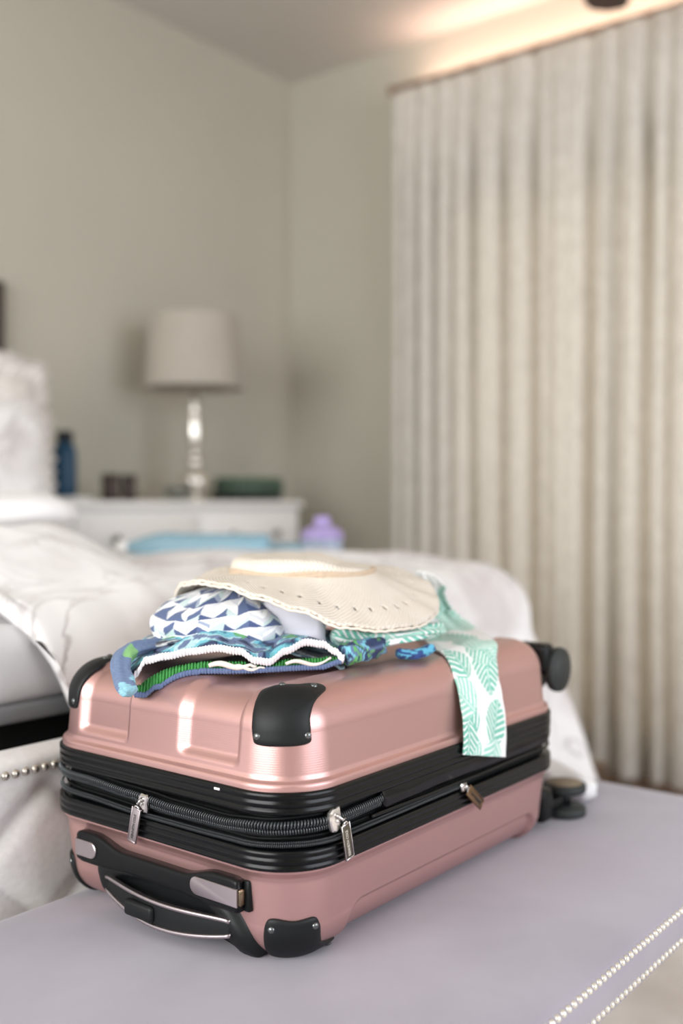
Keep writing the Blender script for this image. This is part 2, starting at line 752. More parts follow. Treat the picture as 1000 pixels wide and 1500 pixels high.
def chan(y, lo, hi):
    return sm(y, lo, lo+0.0035)*(1-sm(y, hi-0.015, hi))


def disp_u(x, y, z):
    d = chan(y, 0.650, 0.732)+chan(y, 0.802, 0.882)
    d *= sm(z, ZU0+0.017, ZU0+0.027)
    return -0.0052*d


def disp_l(x, y, z):
    # recessed panel on both long sides, running under the edge
    e = 0.0035
    xm = sm(x, 0.760, 0.760+e)*(1-sm(x, 1.128-e, 1.128))
    zt = 0.5225
    c = 0.022
    for xc, s in ((0.760+c, -1), (1.128-c, 1)):
        if (x-xc)*s > 0 and z > zt-c:
            r = hypot(x-xc, z-(zt-c))
            return -0.0048*(1-sm(r, c-e, c))
    return -0.0048*xm*(1-sm(z, zt-e, zt))


def surf(prof, s, h, off=0.0, disp=None):
    cx, cy, ox, oy = peri(s)
    ins, z, di, dz = pev(prof, h)
    L = hypot(di, dz) or 1
    sg = 1 if prof is PU else -1
    nr, nz = abs(dz)/L, sg*di/L
    r = RC-ins
    p = Vector((cx+ox*r, cy+oy*r, z))
    n = Vector((ox*nr, oy*nr, nz))
    d = off
    if disp:
        if prof is PL and abs(ox) > 0.5 and abs(oy) < 0.9:
            pass
        else:
            d += disp(p.x, p.y, p.z)
    return p+n*d, n


def shell(name, prof, disp, sg):
    NS = 660
    hs = []
    hmax = prof[-1][0]
    nh = 52
    key = sorted(set([q[0] for q in prof[:6]]+[hmax*k/nh for k in range(nh+1)]))
    vs, uv = [], []
    rings = 0
    for h in key:
        for i in range(NS):
            s = PER*i/NS
            p, n = surf(prof, s, h, 0, disp)
            vs.append(tuple(p))
            uv.append((s, h))
        rings += 1
    base = [Vector(v) for v in vs[-NS:]]
    nc = 44
    zc = prof[-1][2]
    # undisplaced rim for the cap
    rim = [surf(prof, PER*i/NS, hmax)[0] for i in range(NS)]
    for k in range(1, nc+1):
        t = 1-k/nc
        t = max(t, 0.004)
        for i in range(NS):
            x, y = CX+(rim[i].x-CX)*t, CY+(rim[i].y-CY)*t
            d = disp(x, y, zc)
            z = zc+sg*(0.0015*(1-t*t)+d)
            vs.append((x, y, z))
            uv.append((x, y))
        rings += 1
    fs = []
    for j in range(rings-1):
        for i in range(NS):
            a, b_ = j*NS+i, j*NS+(i+1) % NS
            fs.append((a, b_, b_+NS, a+NS) if sg > 0 else (a+NS, b_+NS, b_, a))
    return obj(name, vs, fs, M_pink, suit, uvs=uv)


up_shell = shell('upper_shell', PU, disp_u, 1)
lo_shell = shell('lower_shell', PL, disp_l, -1)


# black trims and gusset between the shells
def band(name, prof, m, wob=None, ns=360, s0=0.0, s1=PER, wrap=True, parent=suit, label=None):
    rings = []
    for k, (ins, z) in enumerate(prof):
        ring = []
        for i in range(ns if wrap else ns+1):
            s = s0+(s1-s0)*i/ns
            cx, cy, ox, oy = peri(s)
            di, dz = wob(s, z, k) if wob else (0, 0)
            r = RC-ins-di
            ring.append((cx+ox*r, cy+oy*r, z+dz))
        rings.append(ring)
    b = MB()
    b.loft(rings, wrap, False)
    return b.build(name, m, parent, label=label)


band('upper_trim', [(0.006, 0.6415), (-0.0015, 0.6415), (-0.003, 0.640), (-0.0032, 0.636), (-0.0021, 0.6348), (-0.0021, 0.6338), (-0.003, 0.6326),
                    (-0.0032, 0.629), (-0.0014, 0.6278), (-0.0014, 0.6270), (-0.0030, 0.6258), (-0.0028, 0.6225), (0.0, 0.621), (0.006, 0.621)], M_gloss)
band('lower_trim', [(0.006, 0.590), (-0.001, 0.590), (-0.0028, 0.5885), (-0.003, 0.585), (-0.0021, 0.584), (-0.0021, 0.5832), (-0.003, 0.582),
                    (-0.0032, 0.578), (-0.0014, 0.577), (-0.0014, 0.5763), (-0.003, 0.575), (-0.0026, 0.572), (0.0, 0.5705), (0.006, 0.571)], M_gloss)


def gw(s, z, k):
    a = sin((z-0.590)*2*pi/0.0105+2.0*noise.noise((s*5, 0, 0)))
    w = 0.0015*a+0.0022*noise.noise((s*9, z*160, 3.0))
    e = min(z-0.589, 0.623-z)/0.006
    return w*max(0, min(1, e)), 0.0


band('gusset', [(0.009, 0.588+0.035*k/30) for k in range(31)], M_gusset, gw, ns=700)

# flap over the zipper along the near long side
fl = []
s0f, s1f = sx_side(0.793), sx_side(1.16)
nfl = 120
rings = []
for j in range(9):
    v = j/8
    ring = []
    for i in range(nfl+1):
        u = i/nfl
        s = s0f+(s1f-s0f)*u
        endr = min(1, u*28)
        zt, zb = 0.6225, 0.6225-0.0185*sqrt(max(0, 1-(1-endr)**2))-0.0012*sin(s*20)
        z = zt+(zb-zt)*v
        cx, cy, ox, oy = peri(s)
        off = 0.0005+0.0022*sin(pi*min(1, 0.15+v*0.9))+0.0007*noise.noise((s*25, v*2, 0))
        r = RC+off
        ring.append((cx+ox*r, cy+oy*r, z))
    rings.append(ring)
b = MB()
b.loft(rings, False, False)
o = b.build('zipper_flap', M_gloss, suit)
md = o.modifiers.new('thick', 'SOLIDIFY')
md.thickness = 0.001
# second soft fold nearer the lower trim on the long side
b = MB()
pth = []
for i in range(100):
    u = i/99
    s = sx_side(0.78)+(sx_side(1.17)-sx_side(0.78))*u
    cx, cy, ox, oy = peri(s)
    r = RC-0.0005
    pth.append((cx+ox*r, cy+oy*r, 0.6005-0.0012*sin(u*3)+0.0008*noise.noise((s*12, 0, 5))))
b.tube(pth, 0.0022, 8)
b.build('piping', M_gloss, suit)


def path_z(tab, s0, s1, off=0.0, n=500):
    pts = []
    for i in range(n+1):
        s = s0+(s1-s0)*i/n
        cx, cy, ox, oy = peri(s)
        r = RC+off
        pts.append((Vector((cx+ox*r, cy+oy*r, interp(tab, s))), Vector((ox, oy, 0))))
    return pts


def coil(mb, pts, rad, pitch, wire, flip=1):
    L = 0
    cum = [0]
    for a, b2 in zip(pts, pts[1:]):
        L += (b2[0]-a[0]).length
        cum.append(L)
    # one C-shaped tooth every pitch, wrapped round a dark core cord
    N = int(L/pitch)
    k = 0
    for i in range(N+1):
        l = L*i/N
        while k < len(cum)-2 and cum[k+1] < l:
            k += 1
        t = (l-cum[k])/max(1e-9, cum[k+1]-cum[k])
        p = pts[k][0].lerp(pts[k+1][0], t)
        o_ = pts[k][1]
        d = (pts[k+1][0]-pts[k][0]).normalized()
        rg = []
        for a in (-1.75, -1.2, -0.6, 0, 0.6, 1.2, 1.75):
            rv = o_*cos(a)+Vector((0, 0, 1))*sin(a)
            c = p+rv*rad+d*(0.2*pitch*flip*a/2)
            rg.append([c+rv*(wire*cos(q))+d*(wire*sin(q)) for q in (0, pi*0.4, pi*0.8, pi*1.2, pi*1.6)])
        mb.loft(rg)
    mb.cores = getattr(mb, 'cores', [])+[[q[0] for q in pts]+[rad*0.62]]


def coil_part(name, mb):
    for c in mb.cores:
        b2 = MB()
        b2.tube(c[:-1], c[-1], 6)
        b2.build('zipper_cord', M_gusset, suit)
    o = mb.build(name, M_coil, suit)
    o['kind'] = 'stuff'
    return o


SY = sy_end
main_up = [(SY(0.935), 0.6165), (SY(0.86), 0.6150), (SY(0.79), 0.6115), (SY(0.765), 0.6105), (SY(0.73), 0.6085), (SY(0.667), 0.6085), (-0.03, 0.6120), (0.02, 0.6135), (sx_side(0.73), 0.6130), (sx_side(0.80), 0.6150)]
main_lo = [(SY(0.935), 0.6125), (SY(0.86), 0.6108), (SY(0.79), 0.6075), (SY(0.765), 0.6040), (SY(0.73), 0.6025), (SY(0.667), 0.6032), (-0.03, 0.6060), (0.02, 0.6072), (sx_side(0.73), 0.6080), (sx_side(0.80), 0.6100)]
b = MB()
coil(b, path_z(main_up, SY(0.93), sx_side(0.793), 0.0008), 0.0029, 0.0029, 0.00085)
coil_part('zipper_teeth', b)
b = MB()
coil(b, path_z(main_lo, SY(0.93), sx_side(0.793), -0.0008), 0.0023, 0.0024, 0.00070, -1)
coil_part('zipper_teeth', b)
exp_z = [(SY(0.935), 0.5985), (SY(0.86), 0.5955), (SY(0.775), 0.5925), (SY(0.70), 0.5925), (SY(0.64), 0.5932), (0, 0.5945), (sx_side(0.74), 0.5938), (sx_side(0.94), 0.5945), (sx_side(1.17), 0.5965)]
b = MB()
coil(b, path_z(exp_z, SY(0.93), sx_side(0.94), 0.0006), 0.0014, 0.0019, 0.00045)
coil(b, path_z([(s, z+0.0022) for s, z in exp_z], SY(0.93), sx_side(0.94), -0.0006), 0.0011, 0.0019, 0.0004, -1)
coil_part('expansion_zipper_teeth', b)
for tabz, dz, w in ((main_up, 0.0046, 0.0016), (main_lo, -0.0042, 0.0014), (exp_z, 0.0052, 0.0014)):
    b = MB()
    pts = path_z([(s, z+dz+0.0006*sin(s*31)) for s, z in tabz], SY(0.93), tabz[-1][0], -0.0050, 240)
    b.tube([p for p, n in pts], w, 8)
    b.build('zipper_tape', M_gusset, suit)


# zipper sliders with pulls
def text_mesh(txt, size, ext):
    cu = bpy.data.curves.new('letters', 'FONT')
    cu.body = txt
    cu.size = size
    cu.extrude = ext
    cu.align_x = 'CENTER'
    cu.align_y = 'CENTER'
    cu.resolution_u = 2
    cu.offset = size*0.015
    to = bpy.data.objects.new('letters', cu)
    COL.objects.link(to)
    bpy.context.view_layer.update()
    dg = bpy.context.evaluated_depsgraph_get()
    me = bpy.data.meshes.new_from_object(to.evaluated_get(dg))
    vs = [v.co.copy() for v in me.vertices]
    fs = [tuple(p.vertices) for p in me.polygons]
    bpy.data.objects.remove(to)
    bpy.data.meshes.remove(me)
    return vs, fs


T_v, T_f = text_mesh('KENNETH COLE', 0.0045, 0.00025)
tw = max(v.x for v in T_v)-min(v.x for v in T_v)
T_v = [Vector((v.x*0.0245/tw, v.y, v.z)) for v in T_v]


def slider(s, z, body_m, tab_m, drop, tilt, tabdir, letter_m, h_body=0.018, w_body=0.011, body_tilt=0.0, tab_len=0.034, boff=0.0):
    """drop = unit vector (tangent, down) direction of tab; builds body, ring, pull"""
    cx, cy, ox, oy = peri(s)
    O = Vector((ox, oy, 0))
    T = Vector((-oy, ox, 0))      # along +s
    Z = Vector((0, 0, 1))
    P = Vector((cx, cy, z))+O*(RC+0.0035)
    root = None
    # body: faceted shield, wider on top
    def fr(a, c, d):
        return P+T*boff+T*(a*cos(body_tilt)-c*sin(body_tilt))+Z*(c*cos(body_tilt)+a*sin(body_tilt))+O*d
    out = [(-0.5, 0.18), (-0.42, 0.40), (-0.18, 0.5), (0.18, 0.46), (0.46, 0.5), (0.5, 0.25), (0.40, 0.02), (0.44, -0.25), (0.32, -0.46), (0.0, -0.52), (-0.30, -0.44), (-0.46, -0.15)]
    rings = []
    for sc, d in ((0.9, -0.003), (1.0, -0.0015), (1.0, 0.0008), (0.86, 0.0022), (0.55, 0.0027)):
        rings.append([fr(a*w_body*sc, c*h_body*sc, d) for a, c in out])
    b = MB()
    b.loft(rings)
    body = sharp(b.build('slider', body_m, suit), 30)
    # bridge and ring
    b = MB()
    b.box(fr(0, 0.0, 0.0034), (0.003, 0.003, 0.003), 0.0006, 2)
    b.tube([fr(0, h_body*0.30, 0.002), fr(0, h_body*0.2, 0.0055), fr(-boff*0.5, 0.0, 0.0062), P+O*0.0052+Z*0.001], 0.0013, 6)
    path = []
    D = (T*tabdir[0]+Z*tabdir[1]).normalized()
    S = D.cross(O).normalized()
    R0 = P+O*0.0045
    for i in range(21):
        a = 2*pi*i/20
        path.append(R0+D*(0.0028+0.0045*(1-cos(a))*0.5+0.0)+S*(0.0030*sin(a))+O*(0.0006*cos(a)))
    b.tube(path, 0.0008, 6)
    b.build('ring', body_m, body)
    # pull
    top = R0+D*0.0048+O*(-0.0002)
    D2 = (D*cos(tilt)+S*sin(tilt)).normalized()
    S2 = D2.cross(O).normalized()
    Mx = __import__('mathutils').Matrix((S2, D2, O)).transposed()
    c = top+D2*(tab_len/2)
    b = MB()
    b.box(c, (0.0122, tab_len, 0.0016), 0.0004, 2, Mx)
    pull = sharp(b.build('pull_tab', tab_m, body, label='engraved metal pull tab'), 30)
    b = MB()
    for a0, a1, w0, w1 in ((-0.5, 0.5, 0.42, 0.5), (-0.5, 0.5, -0.5, -0.42), (-0.5, -0.46, -0.42, 0.42), (0.46, 0.5, -0.42, 0.42)):
        b.box(c+D2*(tab_len*(a0+a1)/2)+S2*(0.0122*(w0+w1)/2)+O*0.0009, (0.0122*(w1-w0), tab_len*(a1-a0), 0.0007), 0.0002, 1, Mx)
    b.build('rim', M_chrome if letter_m else tab_m, pull)
    b = MB()
    # lettering reads from the free end up towards the ring
    X3, Y3 = -D2, None
    Y3 = O.cross(X3)
    vs = [c+X3*v.x+Y3*v.y+O*(0.00085+v.z)+D2*0.0015 for v in T_v]
    b.add(vs, T_f)
    b.build('lettering', letter_m or M_knob, pull)


M_letters = mat('etched_letters', rgb(240, 236, 228), 0.3, 0.6)
M_pull = mat('aged_nickel_pull', rgb(122, 116, 104), 0.3, 1.0)
M_bronze = mat('bronze_pull', rgb(140, 114, 88), 0.3, 1.0)
M_chromew = mat('bright_chrome_slider', rgb(245, 240, 236), 0.22, 0.9)
slider(SY(0.770), 0.606, M_chrome, M_satin, None, 0.0, (-0.22, -1.0), None, h_body=0.0190, w_body=0.0135, tab_len=0.035, boff=0.0045)
slider(sx_side(0.728), 0.6125, M_chromew, M_pull, None, 0.0, (0.22, -1.0), M_letters, h_body=0.0215, w_body=0.0150, body_tilt=0.1, boff=-0.0085)
slider(sx_side(0.938), 0.5945, M_chrome, M_bronze, None, 0.0, (1.25, -1.0), None, h_body=0.010, w_body=0.010, tab_len=0.036)


# scrap of white tape left on the upper trim
b = MB()
px_, _n = surf(PU, SY(0.662), 0.0)
b.box((CX-HA-0.0040, 0.6660, 0.6375), (0.0012, 0.0070, 0.0022), 0.0003, 1)
b.build('tape_scrap', M_white, suit, label='tiny white scrap of tape')


# ---- corner guards
def patch(name, prof, outline, offs, m, nr=14, parent=suit, disp=None, cen=None, dens=10):
    """outline in (s,h); offs(t) t=0 centre..1 edge"""
    # catmull-rom refine
    n = len(outline)
    P = []
    for i in range(n):
        p0, p1, p2, p3 = [outline[(i+k) % n] for k in (-1, 0, 1, 2)]
        for k in range(dens):
            t = k/dens
            P.append(tuple(0.5*((2*p1[q])+(-p0[q]+p2[q])*t+(2*p0[q]-5*p1[q]+4*p2[q]-p3[q])*t*t+(-p0[q]+3*p1[q]-3*p2[q]+p3[q])*t**3) for q in (0, 1)))
    if cen is None:
        cen = (sum(p[0] for p in P)/len(P), sum(p[1] for p in P)/len(P))
    vs = [tuple(surf(prof, cen[0], cen[1], offs(0), disp)[0])]
    N = len(P)
    for j in range(1, nr+1):
        t = j/nr
        t = 1-(1-t)**1.6
        for p in P:
            s, h = cen[0]+(p[0]-cen[0])*t, cen[1]+(p[1]-cen[1])*t
            vs.append(tuple(surf(prof, s, h, offs(t), disp)[0]))
    fs = []
    for i in range(N):
        fs.append((0, 1+i, 1+(i+1) % N))
    for j in range(nr-1):
        for i in range(N):
            a, b2 = 1+j*N+i, 1+j*N+(i+1) % N
            fs.append((a, a+N, b2+N, b2))
    b = MB()
    b.add(vs, fs)
    return b.build(name, m, parent)


HU, HL = PU[-1][0], PL[-1][0]
# (s offset from the corner middle, h)
G_out = [(-0.036, 0.043), (-0.042, 0.050), (-0.045, 0.066), (-0.050, 0.084), (-0.052, 0.098), (-0.040, 0.111), (0.0, 0.118), (0.040, 0.114), (0.066, 0.106), (0.069, 0.094), (0.054, 0.087), (0.034, 0.079), (0.0235, 0.067), (0.0225, 0.054), (0.020, 0.0445), (-0.008, 0.0425)]


def goff(t):
    return 0.0004+0.0030*sqrt(max(0.0, 1-t**7)) if t < 1 else -0.0006


def rivet_me():
    vs, fs = dome(0.0033, 0.0019, 12, 4)
    me = bpy.data.meshes.new('rivet')
    me.from_pydata(vs, [], fs)
    me.shade_smooth()
    me.materials.append(M_rivet)
    return me


RIV = rivet_me()


def guard(s0, prof, mirror=False, riv=(), out=None, sc=1.0):
    ol = [((-a if mirror else a)+s0, h*sc) for a, h in (out or G_out)]
    g = patch('corner_guard', prof, ol, goff, M_blackm, cen=(s0+(0.008 if mirror else -0.008), 0.070*sc))
    for a, h in riv:
        p, n = surf(prof, s0+(-a if mirror else a), h*sc, 0.0030)
        nail(g, p, n, 'rivet', 1.0, RIV)
    return g


S_corner = [0.0, LQ+LA, LQ*2+LA+LB, LQ*3+2*LA+LB]
RV = [(-0.035, 0.051), (0.018, 0.052), (-0.020, 0.109), (0.055, 0.098)]
guard(0.0, PU, False, RV)
guard(S_corner[3], PU, True, RV)
GL_out = [(-0.018, 0.049), (-0.027, 0.054), (-0.031, 0.072), (-0.033, 0.090), (-0.028, 0.105), (0.0, 0.114), (0.050, 0.110), (0.078, 0.102), (0.076, 0.092), (0.062, 0.087), (0.046, 0.080), (0.038, 0.070), (0.034, 0.057), (0.026, 0.050), (0.004, 0.0515)]
RL = [(-0.020, 0.059), (0.027, 0.058), (0.068, 0.095)]
guard(0.0, PL, False, RL, GL_out)
guard(S_corner[3], PL, True, RL, GL_out)

# ---- telescopic handle housing, grip and carry handle on the near end
EX = CX-HA+0.010     # end face plane


def hz(z):   # profile arc length at height z on the lower shell's wall
    return (ZL0-z)*1.01+0.002


house = patch('handle_housing', PL, [(SY(0.850), hz(0.532)), (SY(0.852), hz(0.514)), (SY(0.842), hz(0.497)), (SY(0.828), hz(0.485)), (SY(0.80), hz(0.468)), (SY(0.74), hz(0.462)), (SY(0.68), hz(0.462)), (SY(0.645), hz(0.470)), (SY(0.628), hz(0.483)), (SY(0.634), hz(0.502)), (SY(0.645), hz(0.520)), (SY(0.662), hz(0.534)), (SY(0.70), hz(0.541)), (SY(0.80), hz(0.541))],
              lambda t: 0.0012 if t < 0.62 else (0.0012+0.0075*sm(t, 0.62, 0.74) if t < 0.86 else 0.0087*(1-sm(t, 0.88, 1.0))-0.0004), M_blackm, nr=22)


def rrect(cx_, cz_, w, h, r, n=5):
    out = []
    r = min(r, w/2-1e-5, h/2-1e-5)
    for sx, sz, a0 in ((1, 1, 0), (-1, 1, 90), (-1, -1, 180), (1, -1, 270)):
        for k in range(n+1):
            a = math.radians(a0+90*k/n)
            out.append((cx_+sx*(w/2-r)+r*cos(a), cz_+sz*(h/2-r)+r*sin(a)))
    return out


def bar(sections, n=5):
    """sections: (y, xcenter, zcenter, depth, height, r)"""
    rings = []
    for y, xc, zc, w, h, r in sections:
        rings.append([(px, y, pz) for px, pz in rrect(xc, zc, w, h, r, n)])
    return rings


def ztop(y):
    t = abs(y-0.758)/0.121
    return 0.5500+0.0095*sm(t, 0.35, 0.72)


def zbot(y):
    t = abs(y-0.758)/0.121
    return 0.5310-0.0035*sm(t, 0.25, 0.7)


secs = []
NB = 60
for i in range(NB+1):
    y = 0.6415+0.2285*i/NB
    e = min(1, min(i, NB-i)/2.0)
    zt, zb = ztop(y), zbot(y)
    secs.append((y, EX-0.005, (zt+zb)/2, 0.0170, (zt-zb)*(0.90+0.10*e), 0.004))
b = MB()
b.loft(bar(secs))
grip = b.build('telescopic_grip', M_black, suit)
for y0, y1, lab in ((0.6410, 0.7010, 'right'), (0.8380, 0.8705, 'left')):
    ring = []
    hh = 0.0165
    zc = 0.5430
    inner = y1 if lab == 'right' else y0
    outer = y0 if lab == 'right' else y1
    out2 = []
    sg = 1 if lab == 'right' else -1
    r_ = hh/2
    for k in range(9):
        a = -pi/2+pi*k/8
        out2.append((inner-sg*r_+sg*r_*cos(a), zc+r_*sin(a)))
    out2 += [(outer, zc+r_), (outer, zc-r_)]
    rings = []
    for sc, dx in ((1.0, 0.0005), (1.0, -0.0012), (0.94, -0.0018)):
        mc = (inner+outer)/2
        rings.append([(EX-0.0135+dx, mc+(p[0]-mc)*sc, zc+(p[1]-zc)*sc) for p in out2])
    b = MB()
    b.loft(rings)
    sharp(b.build('button', M_satin, grip, label='satin metal end button'), 30)
# metal end cap with dark surround on the near end of the grip
b = MB()
b.box((EX-0.0065, 0.6402, 0.5430), (0.0125, 0.004, 0.0150), 0.0012)
b.build('end_cap', M_gun, grip, label='polished bronze end cap')
b = MB()
b.box((EX-0.0010, 0.6375, 0.5435), (0.010, 0.008, 0.0290), 0.002)
b.build('end_bracket', M_black, grip)

# carry handle: bowed strap with silver edges and a centre button
secs, top, bot = [], [], []
for i in range(41):
    u = i/40
    y = 0.8300+(0.6560-0.8300)*u
    bow = sin(pi*u)
    xc = EX-0.004-0.012*bow
    zc = 0.5120-0.0060*bow-0.002*u
    h = 0.0125+0.0105*bow**0.7
    secs.append((y, xc, zc, 0.0065, h, 0.0028))
    top.append((xc-0.0025, y, zc+h/2+0.0002))
    bot.append((xc-0.0025, y, zc-h/2-0.0002))
b = MB()
b.loft(bar(secs))
carry = b.build('carry_handle', M_blackm, suit)
for pth in (top, bot):
    b = MB()
    rings = []
    for x, y, z in pth:
        rings.append([(x+p, y, z+q_) for p, q_ in rrect(0, 0, 0.0062, 0.0040, 0.0016, 3)])
    b.loft(rings)
    b.build('silver_edge', M_satin, carry, label='satin silver edge strip')
b = MB()
b.box((EX-0.0200, 0.765, 0.5040), (0.008, 0.040, 0.0155), 0.0035, 3)
b.build('centre_button', M_blackm, carry)


# ---- spinner wheels at the far end
def wheel(c, axis, face_m, parent_loc=None):
    w = MB()
    return w


def wheel_set(cx_, cy_, cz_, axis, hub_box, name='spinner_wheel'):
    root_b = MB()
    root_b.box(hub_box[0], hub_box[1], 0.006, 3)
    rt = root_b.build(name, M_black, suit)
    R = 0.0285
    for k, d in enumerate((-0.0150, 0.0150)):
        b = MB()
        prof = [(0.004, -0.0062), (R-0.004, -0.0062), (R-0.0008, -0.0048), (R, -0.002), (R, 0.002), (R-0.0008, 0.0048), (R-0.004, 0.0062), (0.004, 0.0062)]
        if axis == 'z':
            b.lathe((cx_, cy_, cz_+d), prof, 40, 'z')
        else:
            b.lathe((cx_, cy_+d, cz_), prof, 40, 'y')
        b.build('wheel', M_wheel if axis == 'y' else M_wheel, rt)
        b = MB()
        pr2 = [(0.001, 0.0), (R-0.0050, 0.0), (R-0.0052, 0.0006), (0.001, 0.0012)]
        if axis == 'z':
            b.lathe((cx_, cy_, cz_+d+0.0062), pr2, 32, 'z')
        else:
            b.lathe((cx_, cy_+d-0.0062, cz_), [(r, -h) for r, h in pr2], 32, 'y')
        b.build('wheel_cap', M_wheel2 if (axis == 'z' and d > 0) else M_wheel, rt, label='worn brown wheel face' if axis == 'z' and d > 0 else None)
    b = MB()
    if axis == 'z':
        b.lathe((cx_, cy_, cz_), [(0.009, -0.010), (0.009, 0.010)], 16, 'z')
        b.box(((cx_+CX+HA)/2-0.004, cy_+0.004, cz_), (abs(cx_-CX-HA)+0.014, 0.018, 0.018), 0.004)
    else:
        b.lathe((cx_, cy_, cz_), [(0.009, -0.010), (0.009, 0.010)], 16, 'y')
        b.box(((cx_+CX+HA)/2-0.004, cy_, cz_+0.010), (abs(cx_-CX-HA)+0.014, 0.018, 0.022), 0.004)
    b.build('fork', M_black, rt)


WX = CX+HA
wheel_set(1.210, 0.614, 0.682, 'y', ((WX+0.001, 0.622, 0.700), (0.026, 0.046, 0.034)))
wheel_set(1.256, 0.612, 0.5035, 'z', ((WX+0.004, 0.625, 0.510), (0.030, 0.046, 0.042)))
wheel_set(1.222, 0.900, 0.682, 'y', ((WX+0.001, 0.894, 0.700), (0.026, 0.046, 0.034)))
wheel_set(1.256, 0.900, 0.5035, 'z', ((WX+0.004, 0.891, 0.510), (0.030, 0.046, 0.042)))

# ------------------------------------------------------------------ clothes on the suitcase
ZT = 0.7270
PAL = [lin((x[0]/255, x[1]/255, x[2]/255)) for x in ((246, 247, 248), (246, 247, 248), (214, 216, 222), (88, 104, 142), (66, 82, 124), (150, 162, 184), (196, 214, 214), (228, 230, 236))]

def to_world(X, Y, z):
    """X right of, Y ahead of the camera's standing point, in metres, to room coordinates"""
    return Vector((cos(TH)*Y+sin(TH)*X, sin(TH)*Y-cos(TH)*X, z))


# --- swim trunks: waistband opening in front, body folded flat behind it
trunks = thing('swim_trunks', 'folded blue and teal swim trunks with white knit waistband and green lining', 'clothing', to_world(-0.10, 1.02, ZT))
A0, B0 = to_world(-0.208, 1.020, 0), to_world(0.002, 1.045, 0)   # left and right end of the waistband
AB = (B0-A0)
ABn = AB.normalized()
BK = Vector((-ABn.y, ABn.x, 0))     # backwards, away from the camera
if BK.dot(to_world(0, 1, 0)) < 0:
    BK = -BK
LAB = AB.length
up_lip = [(0.0, 0.7090), (0.02, 0.7280), (0.07, 0.7420), (0.16, 0.7460), (0.28, 0.7500), (0.40, 0.7530), (0.50, 0.7500), (0.58, 0.7400), (0.64, 0.7380), (0.72, 0.7480), (0.82, 0.7560), (0.90, 0.7535), (0.96, 0.7460), (1.0, 0.7390)]
lo_lip = [(0.0, 0.7150), (0.02, 0.7080), (0.06, 0.7080), (0.12, 0.7160), (0.20, 0.7200), (0.30, 0.7230), (0.50, 0.7250), (0.70, 0.7280), (0.88, 0.7300), (1.0, 0.7360)]


def shell_z(x, y):
    """height of the suitcase's upper surface"""
    qx, qy = abs(x-CX)-(HA-RC), abs(y-CY)-(HB-RC)
    ins = RC-(hypot(max(qx, 0), max(qy, 0))+min(max(qx, qy), 0))
    if ins <= 0.0096:
        return 0.0
    if ins > 0.0455:
        return ZU1+0.001
    return ZU1-0.036+0.036*sqrt(max(0, 1-(1-(ins-0.0095)/0.036)**2))


def lip(u, tab, back=0.0, dz=0.0):
    fwd = 0.010*sin(pi*u)+(-0.004*sin(2*pi*u*1.5))+0.012*exp(-((u-0.12)/0.16)**2)
    p = A0+AB*u-BK*fwd+BK*back
    z = interp(tab, u)+dz
    if tab is lo_lip:
        z = max(z, shell_z(p.x, p.y)+0.0030+dz)
    return Vector((p.x, p.y, z))


# white upper waistband: flat knitted band with ribs
def band_strip(tab, height, thick, m, name, rib=150, lean=0.0):
    rings = []
    n = 420
    for i in range(n+1):
        u = i/n
        p = lip(u, tab)
        rb = 0.0010*sin(i*1.05)+0.0012*noise.noise((i*0.35, 3, 1))
        ring = []
        for px, pz in rrect(0, 0, thick, height, thick*0.45, 3):
            ring.append(p+BK*(px*(1+rb*180)-lean*pz)+Vector((0, 0, pz*(1+rb*120))))
        rings.append(ring)
    b = MB()
    b.loft(rings)
    return b.build(name, m, trunks)


M_knitw = mat('white_knit', rgb(236, 234, 236), 0.9, noise_scale=300, noise_amt=0.1, bump=0.5, bump_scale=900)
M_knitb = mat('slate_blue_knit', rgb(96, 112, 148), 0.9, noise_scale=400, noise_amt=0.25, bump=0.6, bump_scale=900)
M_green = mat('green_lining', rgb(76, 158, 84), 0.85, noise_scale=240, noise_amt=0.4, bump=0.4, bump_scale=300)
band_strip(up_lip, 0.0078, 0.0050, M_knitw, 'front_waistband', lean=0.3)
o = band_strip(lo_lip, 0.0058, 0.0046, M_knitb, 'back_waistband')
# white rolled end joining both lips on the right
b = MB()
pts = [lip(0.985, up_lip), lip(1.0, up_lip, 0.0, -0.003), lip(1.0, lo_lip, 0, 0.004), lip(0.985, lo_lip, 0, 0.002)]
b.tube(pts, 0.0035, 8)
b.build('waistband_end', M_knitw, trunks)
b = MB()
pts = [lip(0.012, up_lip), lip(0.0, up_lip, 0, 0.004), lip(0.0, lo_lip, 0, 0.0), lip(0.012, lo_lip, 0, 0.0)]
b.tube(pts, 0.0030, 8)
b.build('waistband_end', M_knitw, trunks)


# green gathered lining just above the lower lip and inside the mouth
def lining(u, v):
    a = lip(u, lo_lip, 0.002+0.010*v, 0.0015)
    zt = interp(up_lip, u)-0.0045
    gather = 0.0012*sin(u*430)+0.001*noise.noise((u*60, v*3, 0))
    zl = max(lip(u, lo_lip).z, shell_z(a.x, a.y)+0.001)
    z = zl+0.001+(0.0066*sin(min(1, v*2.2)*pi/2))*min(1, max(0.1, (zt-zl)/0.013))
    z = max(min(z, zt), shell_z(a.x, a.y)+0.001)
    return (a.x-BK.x*gather, a.y-BK.y*gather, z+gather*0.6)


vs, fs = grid(400, 10, lining)
obj('lining', vs, fs, M_green, trunks)
